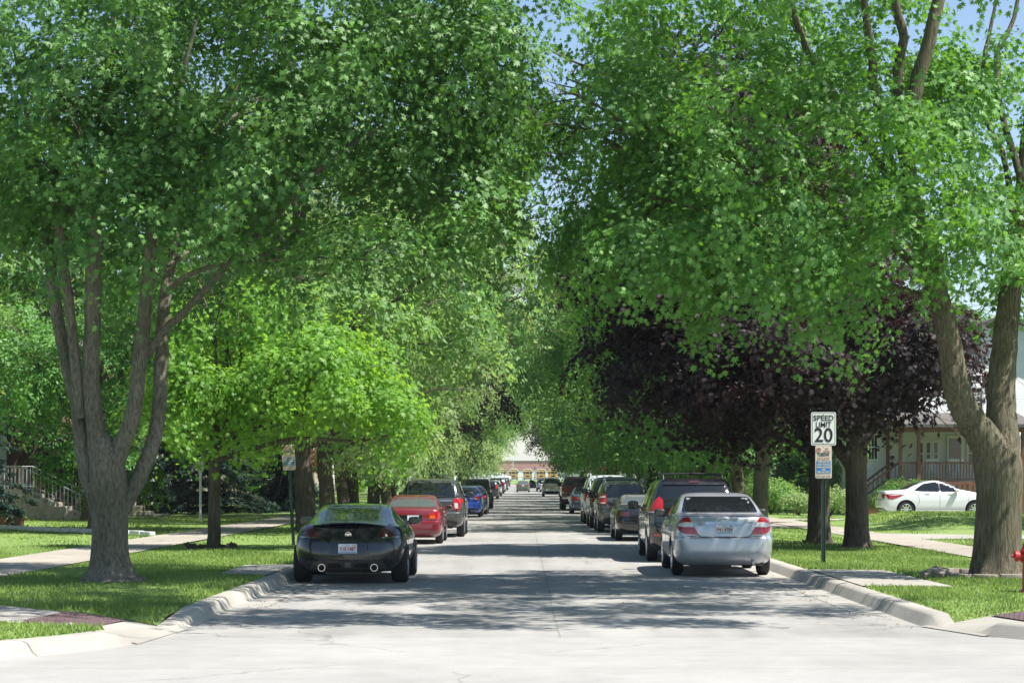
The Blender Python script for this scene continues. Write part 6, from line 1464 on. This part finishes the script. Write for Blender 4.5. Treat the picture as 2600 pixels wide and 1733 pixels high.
# white house with the brown porch (right)
H = house('white clapboard house with a raised brown porch, right of the purple maples', 15.7, 29, 91.2, 103, 6.6, M['white_wood'], ridge='Y', base=.1,
          wins=[(18.45, 18.62, 2.35, 3.35, 91.2, 'Y', -1, 1, 0), (18.8, 18.97, 2.35, 3.35, 91.2, 'Y', -1, 1, 0), (19.15, 19.32, 2.35, 3.35, 91.2, 'Y', -1, 1, 0), (20.75, 20.95, 2.35, 3.4, 91.2, 'Y', -1, 1, 0), (21.2, 21.4, 2.35, 3.4, 91.2, 'Y', -1, 1, 0),
                (16.1, 16.5, 2.6, 3.7, 91.2, 'Y', -1, 3, 0), (22.9, 23.7, 2.35, 3.65, 91.2, 'Y', -1, 3, 0), (24.6, 25.4, 2.35, 3.65, 91.2, 'Y', -1, 2, .3), (17.5, 18.4, 4.6, 5.9, 91.2, 'Y', -1, 1, .4), (20.4, 21.4, 4.6, 5.9, 91.2, 'Y', -1, 1, .4), (24.2, 25.2, 4.6, 5.9, 91.2, 'Y', -1, 1, .3), (95, 96, 2.4, 3.7, 15.7, 'X', -1, 1, .4), (98, 99, 2.4, 3.7, 15.7, 'X', -1, 1, .4)])
d = MB().box(19.75, 20.5, 91.12, 91.2, 1.6, 3.7).build('door', M['white_trim'], H); MB().box(19.85, 20.4, 91.10, 91.12, 2.0, 3.55).build('pane', M['pane'], d); MB().lathe([(.03, -.03), (.03, .03)], 8, (20.42, 91.08, 2.55)).build('handle', M['chrome'], d)
po = MB().box(16.85, 22.7, 88, 91.2, 1.42, 1.56).build('porch_floor', M['brown_wood'], H)
sk = MB(); sk.box(22.75, 29, 90.9, 91.19, .0, 1.7)
for k in range(24): sk.box(16.9+k*.24, 17.08+k*.24, 87.98, 88.02, 0, 1.42)
sk.build('porch_skirt', M['brown_wood'], H)
stp = MB()
for k in range(14): stp.box(22.95+k*.42, 23.10+k*.42, 90.86, 90.9, .35, 1.5)
stp.build('lattice', M['tan_wood'], H)
for x, y in ((17.0, 88.1), (17.8, 88.02), (22.5, 88.1), (16.95, 90.9), (20.2, 88.1)): 
    if x != 20.2: MB().box(x-.075, x+.075, y-.07, y+.07, 0, 4.0).build('porch_post', M['brown_wood'], H)
rl = MB().box(17.05, 22.45, 88.06, 88.14, 2.36, 2.44).box(17.05, 22.45, 88.07, 88.13, 1.62, 1.68)
for k in range(40): rl.box(17.15+k*.133, 17.19+k*.133, 88.08, 88.12, 1.68, 2.36)
rl.build('railing', M['brown_wood'], H)
MB().prism([(87.5, 3.98), (91.19, 4.05), (91.19, 4.75), (87.5, 4.12)], 16.4, 23.0, 'X').build('porch_roof', M['shingle'], H)
MB().box(16.7, 22.7, 87.98, 88.2, 3.78, 3.97).build('porch_beam', M['brown_wood'], H)
st = MB()
for k in range(7): st.box(16.85-.27*(k+1), 16.85-.27*k, 88.3, 90.2, 0, 1.42-.2*(k+1)+.03)
st.build('stair', M['brown_wood'], H)
for yy in (88.25, 90.25):
    sr = MB(); sr.tube([(16.95, yy, 2.4), (15.0, yy, .95)], .05, 6); sr.tube([(16.95, yy, 1.75), (15.0, yy, .32)], .04, 6)
    for k in range(9): sr.tube([(16.8-.21*k, yy, 1.64-.154*k), (16.8-.21*k, yy, 2.29-.156*k)], .018, 5)
    sr.build('stair_railing', M['brown_wood'], H)
# chairs on the porch
for k, (x, lab) in enumerate([(18.7, 'white slatted porch chair nearer the porch stairs'), (19.7, 'white slatted porch chair in the middle of the brown porch')]):
    c = thing('porch_chair', lab, 'chair', (x, 89.2, 1.66), 0, 'chairs on the brown porch')
    MB().box(-.25, .25, -.25, .25, .40, .44).build('seat', M['white_trim'], c)
    bk = MB()
    for q in range(5): bk.box(-.24+q*.105, -.17+q*.105, .22, .25, .44, 1.0)
    bk.box(-.25, .25, .215, .255, .95, 1.02).build('backrest', M['white_trim'], c)
    for sx in (-.22, .22):
        for sy in (-.22, .22): MB().box(sx-.02, sx+.02, sy-.02, sy+.02, 0, .40).build('leg', M['white_trim'], c)
# left house with concrete steps
H = house('white sided house at the left edge with concrete front steps', -31, -21.2, 64, 80.5, 6.2, M['white_wood'], ridge='X', base=.12,
          wins=[(66, 67.2, 1.9, 3.3, -21.2, 'X', 1, 1, .4), (69, 70.2, 1.9, 3.3, -21.2, 'X', 1, 1, .4), (73, 74.2, 1.9, 3.3, -21.2, 'X', 1, 1, .4), (68, 69.2, 4.2, 5.5, -21.2, 'X', 1, 1, .4), (74, 75.2, 4.2, 5.5, -21.2, 'X', 1, 1, .4), (-29, -28, 2, 3.3, 64, 'Y', -1, 1, .4), (-25, -24, 2, 3.3, 64, 'Y', -1, 1, .4)])
d = MB().box(-21.2, -21.14, 78, 79, 1.22, 3.3).build('door', M['brown_wood'], H); MB().lathe([(.03, -.03), (.03, .03)], 8, (-21.1, 78.12, 2.2)).build('handle', M['chrome'], d)
def steps(label, xw, xl, y0, y1, top, n, run, railm, z0, closed=True, side='step'):
    """a landing from the wall at xw to xl, then n steps running down toward the street"""
    t = thing('front_steps', label, 'steps', (0, 0, z0)); rise = top/(n+1)
    MB().box(xw, xl, y0, y1, -.05, top, bev=.012).build('landing', M['step'], t)
    for k in range(n): MB().box(xl+run*k+.002, xl+run*(k+1), y0, y1, -.05, top-rise*(k+1), bev=.012).build('step', M['step'], t)
    xe = xl+run*n
    for y in (y0+.06, y1-.06):
        r_ = MB(); zt_ = .92
        r_.tube([(xw+.05, y, top+zt_), (xl-.1, y, top+zt_), (xe-.15, y, rise*.4+zt_), (xe-.05, y, rise*.4+zt_-.05), (xe-.02, y, rise*.4+zt_-.16)], .022, 8)
        r_.tube([(xw+.05, y, top+.12), (xl-.1, y, top+.12), (xe-.15, y, rise*.4+.14)], .012, 6)
        for q in range(int((xl-xw)/.15)): r_.tube([(xw+.1+.15*q, y, top), (xw+.1+.15*q, y, top+zt_)], .010 if q % 6 else .018, 6)
        m_ = int((xe-xl)/.15)
        for q in range(m_+1):
            x = xl-.1+(xe-.05-xl)*q/m_; f = max(0, (x-(xl-.1))/(xe-.15-xl+.1)); zb = top+(rise*.4-top)*f
            r_.tube([(x, y, zb-(0 if q not in (0, m_) else .1)), (x, y, zb+zt_)], .010 if q not in (0, m_) else .02, 6)
        # a scroll panel in the middle
        xm = (xl+xe)/2; fz = top+(rise*.4-top)*.5+.5
        for sg in (-1, 1): r_.tube([(xm+sg*.06*(1+a*.04)*math.cos(a*.5), y, fz+sg*.12+.07*math.sin(a*.5)) for a in range(14)], .008, 5)
        r_.build('railing', railm, t, True)
    return t
steps('concrete front steps with silver iron railings left of the big maple', -21.1, -19.75, 77.5, 79.5, 1.2, 6, .40, M['galv'], .15)
steps('short flight of steps with black iron railings glimpsed behind the big maple stems', -19.3, -17.6, 83.8, 85.5, 1.15, 4, .38, M['black_iron'], .15)
MB_ = MB().box(-17.3, -15.4, 83.7, 85.6, .1, .26, bev=.02).build('step_slab', M['slab']); tag(MB_, 'low concrete slab at the foot of the black-railed steps', 'slab')
H = house('brown brick house hidden behind the spruces', -30, -19.4, 82.5, 97, 6.0, M['red_brick'], ridge='X', base=.12,
          wins=[(88, 89.2, 1.9, 3.3, -19.4, 'X', 1, 1, .4), (92, 93.2, 1.9, 3.3, -19.4, 'X', 1, 1, .4), (-23, -21.8, 1.9, 3.3, 82.5, 'Y', -1, 1, .4), (-27, -25.8, 1.9, 3.3, 82.5, 'Y', -1, 1, .4)], door=('X', 84.1, 85.1, -19.4, 1, M['white_trim']))
H = house('tan sided house with a white framed window behind the red maple', -29, -17.4, 155, 167, 6.4, M['tan_wood'], ridge='X', base=.12,
          wins=[(-21.05, -19.95, 2.45, 3.75, 155, 'Y', -1, 1, .25), (-18.6, -17.95, 2.45, 3.75, 155, 'Y', -1, 1, .3), (-25.5, -24.4, 2.45, 3.75, 155, 'Y', -1, 1, .3), (-21.5, -20.5, 4.8, 5.9, 155, 'Y', -1, 1, .3), (158, 159.2, 2.2, 3.5, -17.4, 'X', 1, 1, .3)], door=('X', 162, 163, -17.4, 1, M['white_trim']))
for lab, x0, x1, y0, y1, h, wm, sd in [
    ('grey sided house behind the left street trees', -30, -19.5, 104, 116, 6.2, 'grey_wood', 1), ('white sided house between the tan house and the far left trees', -30, -19, 186, 198, 6.4, 'white_wood', 1), ('red brick bungalow far along the left lawns', -30, -19, 222, 236, 4.6, 'red_brick', 1),
    ('grey sided house past the white porch house', 17, 29, 122, 134, 6.4, 'grey_wood', -1), ('tan sided house deep on the right lawns', 17, 29, 150, 162, 6.2, 'tan_wood', -1), ('red brick house furthest along the right lawns', 17, 29, 200, 213, 5.4, 'red_brick', -1)]:
    xf = x1 if sd > 0 else x0; pos = xf
    wi = [(y0+2, y0+3.2, 1.6, 3.0, xf, 'X', sd, 1, .3), (y0+8.5, y0+9.7, 1.6, 3.0, xf, 'X', sd, 1, .3)]+[(x0+2.5, x0+3.6, 1.6, 3.0, y0, 'Y', -1, 1, .3), (x1-3.6, x1-2.5, 1.6, 3.0, y0, 'Y', -1, 1, .3)]
    house(lab, x0, x1, y0, y1, h, M[wm], ridge='X', wins=wi, door=('X', y0+5.4, y0+6.4, xf, sd, M['brown_wood']))
# pots by the left steps
for k, (x, lab) in enumerate([(-17.35, 'terracotta pot at the very left edge of the lawn'), (-16.85, 'terracotta pot right of its twin near the left edge')]):
    t = thing('plant_pot', lab, 'plant pot', (x, 65.6, .15), 0, 'terracotta pots on the left lawn')
    MB().lathe([(.13, 0), (.19, .26), (.21, .27), (.21, .32), (.18, .32), (.17, .27), (.02, .26)], 18).build('pot', M['terracotta'], t, True)
    o = link('plant', leaves('pot_plant', [(0, 0, .36, .14, .14, .1)], 16, 8, .10, LANCE, 90+k, M['leaf_b'], .1, .2), t)

# ---------------------------------------------------------------- the school, its fence and buses at the far end
S = thing('school_building', 'long low pinkish brick school closing the far end of the street', 'building', (0, 0, zt(560)))
MB().box(-70, 70, 560, 590, 2.75, 5.6).build('brick_wall', M['school_brick'], S)
MB().box(-70, 70, 560.1, 590, -.1, 2.75).build('base_wall', M['white_trim'], S)
MB().box(-70.2, 70.2, 559.8, 590.2, 5.6, 5.85).build('roof_edge', M['white_trim'], S)
for k in range(9): MB().box(-41.5+9*k, -38.5+9*k, 560.02, 560.1, .2, 2.4).build('garage_door', M['grey_wood'], S)
def bus(x, label):
    t = thing('school_bus', label, 'bus', (x, 534, zt(534)), 0, 'school buses parked in a row')
    n = 10; prof = [(-1.2, .55), (1.2, .55), (1.22, 2.4)]+[(1.22*math.cos(R(90)*k/n)**.6 if k < n else 0, 2.4+.68*math.sin(R(90)*k/n)) for k in range(1, n)]+[(0, 3.08)]+[(-1.22*math.cos(R(90)*k/n)**.6, 2.4+.68*math.sin(R(90)*k/n)) for k in range(n-1, 0, -1)]+[(-1.22, 2.4)]
    MB().prism(prof, 0, 9.5, 'Y').build('body', M['bus_yellow'], t)
    rim = MB(); rim.tube([(x_, -.02, z) for x_, z in prof[2:]], .06, 6); rim.build('roof_edge', M['white_trim'], t)
    MB().box(-.42, .42, -.02, 0, 1.75, 2.35).box(-.42, .42, -.02, 0, .95, 1.35).build('rear_window', M['pane'], t)
    for sx in (-1, 1): MB().box(sx*.85-.27, sx*.85+.27, -.02, 0, 1.75, 2.3).build('rear_window', M['pane'], t)
    for sx in (-1, 1):
        MB().lathe([(.13, -.03), (.13, 0)], 12, (sx*.9, 0, 1.35), 'Y').build('tail_light', M['red_lens'], t); MB().lathe([(.1, -.03), (.1, 0)], 12, (sx*.62, 0, 1.35), 'Y').build('tail_light', M['amber_lens'], t)
    bb = MB().box(-1.22, 1.22, -.12, .05, .3, .62).build('bumper', M['bus_black'], t)
    for sx in (-1, 1): MB().lathe([(.35, -.14), (.48, -.16), (.48, .16), (.35, .14)], 16, (sx*.9, 2.2, .48), 'X').build('wheel', M['tyre'], t)
    for sx in (-1, 1): MB().box(sx*1.3-.09, sx*1.3+.09, 9, 9.1, 2.0, 2.4).build('mirror', M['bus_black'], t)
for x, lab in [(-5.7, 'yellow school bus leftmost of the row, half behind leaves'), (-2.42, 'yellow school bus left of the moving saloon'), (1.42, 'yellow school bus straight above the moving saloon'), (5.1, 'yellow school bus above the open driver door'), (8.2, 'yellow school bus rightmost of the row, partly behind leaves')]: bus(x, lab)
t = thing('flagpole', 'thin white pole standing before the school', 'pole', (-2.6, 548, zt(548)))
MB().tube([(0, 0, 0), (0, 0, 9.0)], [.09, .05], 8).lathe([(.1, 9.0), (.1, 9.1), (.02, 9.15)], 8).build('pole', M['lamp_white'], t, True)
t = thing('chain_fence', 'dark chain link fence in front of the buses', 'fence', (0, 507, zt(507)))
mb = MB().tube([(-60, 0, 1.1), (60, 0, 1.1)], .035, 6).tube([(-60, 0, .1), (60, 0, .1)], .02, 5).tube([(-60, 0, .6), (60, 0, .6)], .012, 4); mb.build('rail', M['black_iron'], t)
for k in range(41): MB().tube([(-60+3*k, 0, -.1), (-60+3*k, 0, 1.15)], .04, 6).build('post', M['black_iron'], t)
# litter on the road: fallen twigs and leaf bits
rgl = np.random.default_rng(77); n = 1100
x = np.where(rgl.random(n) < .8, np.where(rgl.random(n) < .5, -3.7+abs(rgl.normal(size=n))*.25, 4.5-abs(rgl.normal(size=n))*.25), rgl.uniform(-3.6, 4.4, n)); y = rgl.uniform(22.5, 60, n)
c = np.stack([x, y, np.full(n, .014)], 1); a = rgl.uniform(0, 6.28, n); xv = np.stack([np.cos(a), np.sin(a), rgl.normal(size=n)*.15], 1); yv = np.stack([-np.sin(a), np.cos(a), rgl.normal(size=n)*.15], 1)
sz = rgl.uniform(.02, .06, n); V = c[:, None]+sz[:, None, None]*(OVAL[None, :, 0:1]*xv[:, None]+(OVAL[None, :, 1:2]-.5)*yv[:, None]); V[:, :, 2] = np.maximum(V[:, :, 2], .008)
tag(link('leaf_litter', raw_mesh('leaf_litter', V.reshape(-1, 3), len(OVAL), rgl.random(n), [M['leaf_brown']])), 'scattered dry leaf bits lying on the road', 'leaf litter', kind='stuff')

# the summer air between here and the school
m, nt_, out_ = mat('haze_air')
pv = nt_.nodes.new('ShaderNodeVolumePrincipled'); pv.inputs['Color'].default_value = (.86, .92, 1, 1); pv.inputs['Density'].default_value = .00018; pv.inputs['Anisotropy'].default_value = .2
nt_.links.new(pv.outputs[0], out_.inputs['Volume'])
hz = MB().box(-3200, 3200, -200, 4200, -1.2, 40).build('haze', m); tag(hz, 'thin bright summer haze over the street', 'haze', kind='stuff')
# ---------------------------------------------------------------- light, sky, camera
AZ, EL = R(112), R(60)
w = bpy.data.worlds.new('World'); scene.world = w; w.use_nodes = True
nt = w.node_tree; bg = nt.nodes['Background']
sky = nt.nodes.new('ShaderNodeTexSky'); sky.sky_type = 'NISHITA'; sky.sun_disc = False; sky.sun_elevation = EL; sky.sun_rotation = AZ
sky.air_density = 1.0; sky.dust_density = .4; sky.ozone_density = 1.6
nt.links.new(sky.outputs[0], bg.inputs[0]); bg.inputs[1].default_value = .09
sl = bpy.data.lights.new('sun', 'SUN'); sl.energy = 5.0; sl.angle = R(.53); sl.color = (1, .955, .88)
so = bpy.data.objects.new('sun', sl); COL.objects.link(so)
so.rotation_euler = Vector((math.sin(AZ)*math.cos(EL), math.cos(AZ)*math.cos(EL), math.sin(EL))).to_track_quat('Z', 'Y').to_euler()
cam = bpy.data.cameras.new('camera'); co = bpy.data.objects.new('camera', cam); COL.objects.link(co); scene.camera = co
co.location = (0, 0, 1.7); co.rotation_euler = (R(90), 0, 0)
cam.sensor_width = 36; cam.lens = 4500/2352*36; cam.shift_x = -24/2352; cam.shift_y = 319/2352; cam.clip_start = .1; cam.clip_end = 6000
vs_ = scene.view_settings; vs_.view_transform = 'Standard'; vs_.look = 'None'; vs_.exposure = 1.0; vs_.gamma = 1; vs_.use_curve_mapping = False
cy = scene.cycles
cy.max_bounces = 8; cy.diffuse_bounces = 2; cy.glossy_bounces = 3; cy.transmission_bounces = 3; cy.transparent_max_bounces = 4
cy.use_denoising = True; cy.sample_clamp_indirect = 6
try: cy.denoiser = 'OPENIMAGEDENOISE'
except Exception: pass
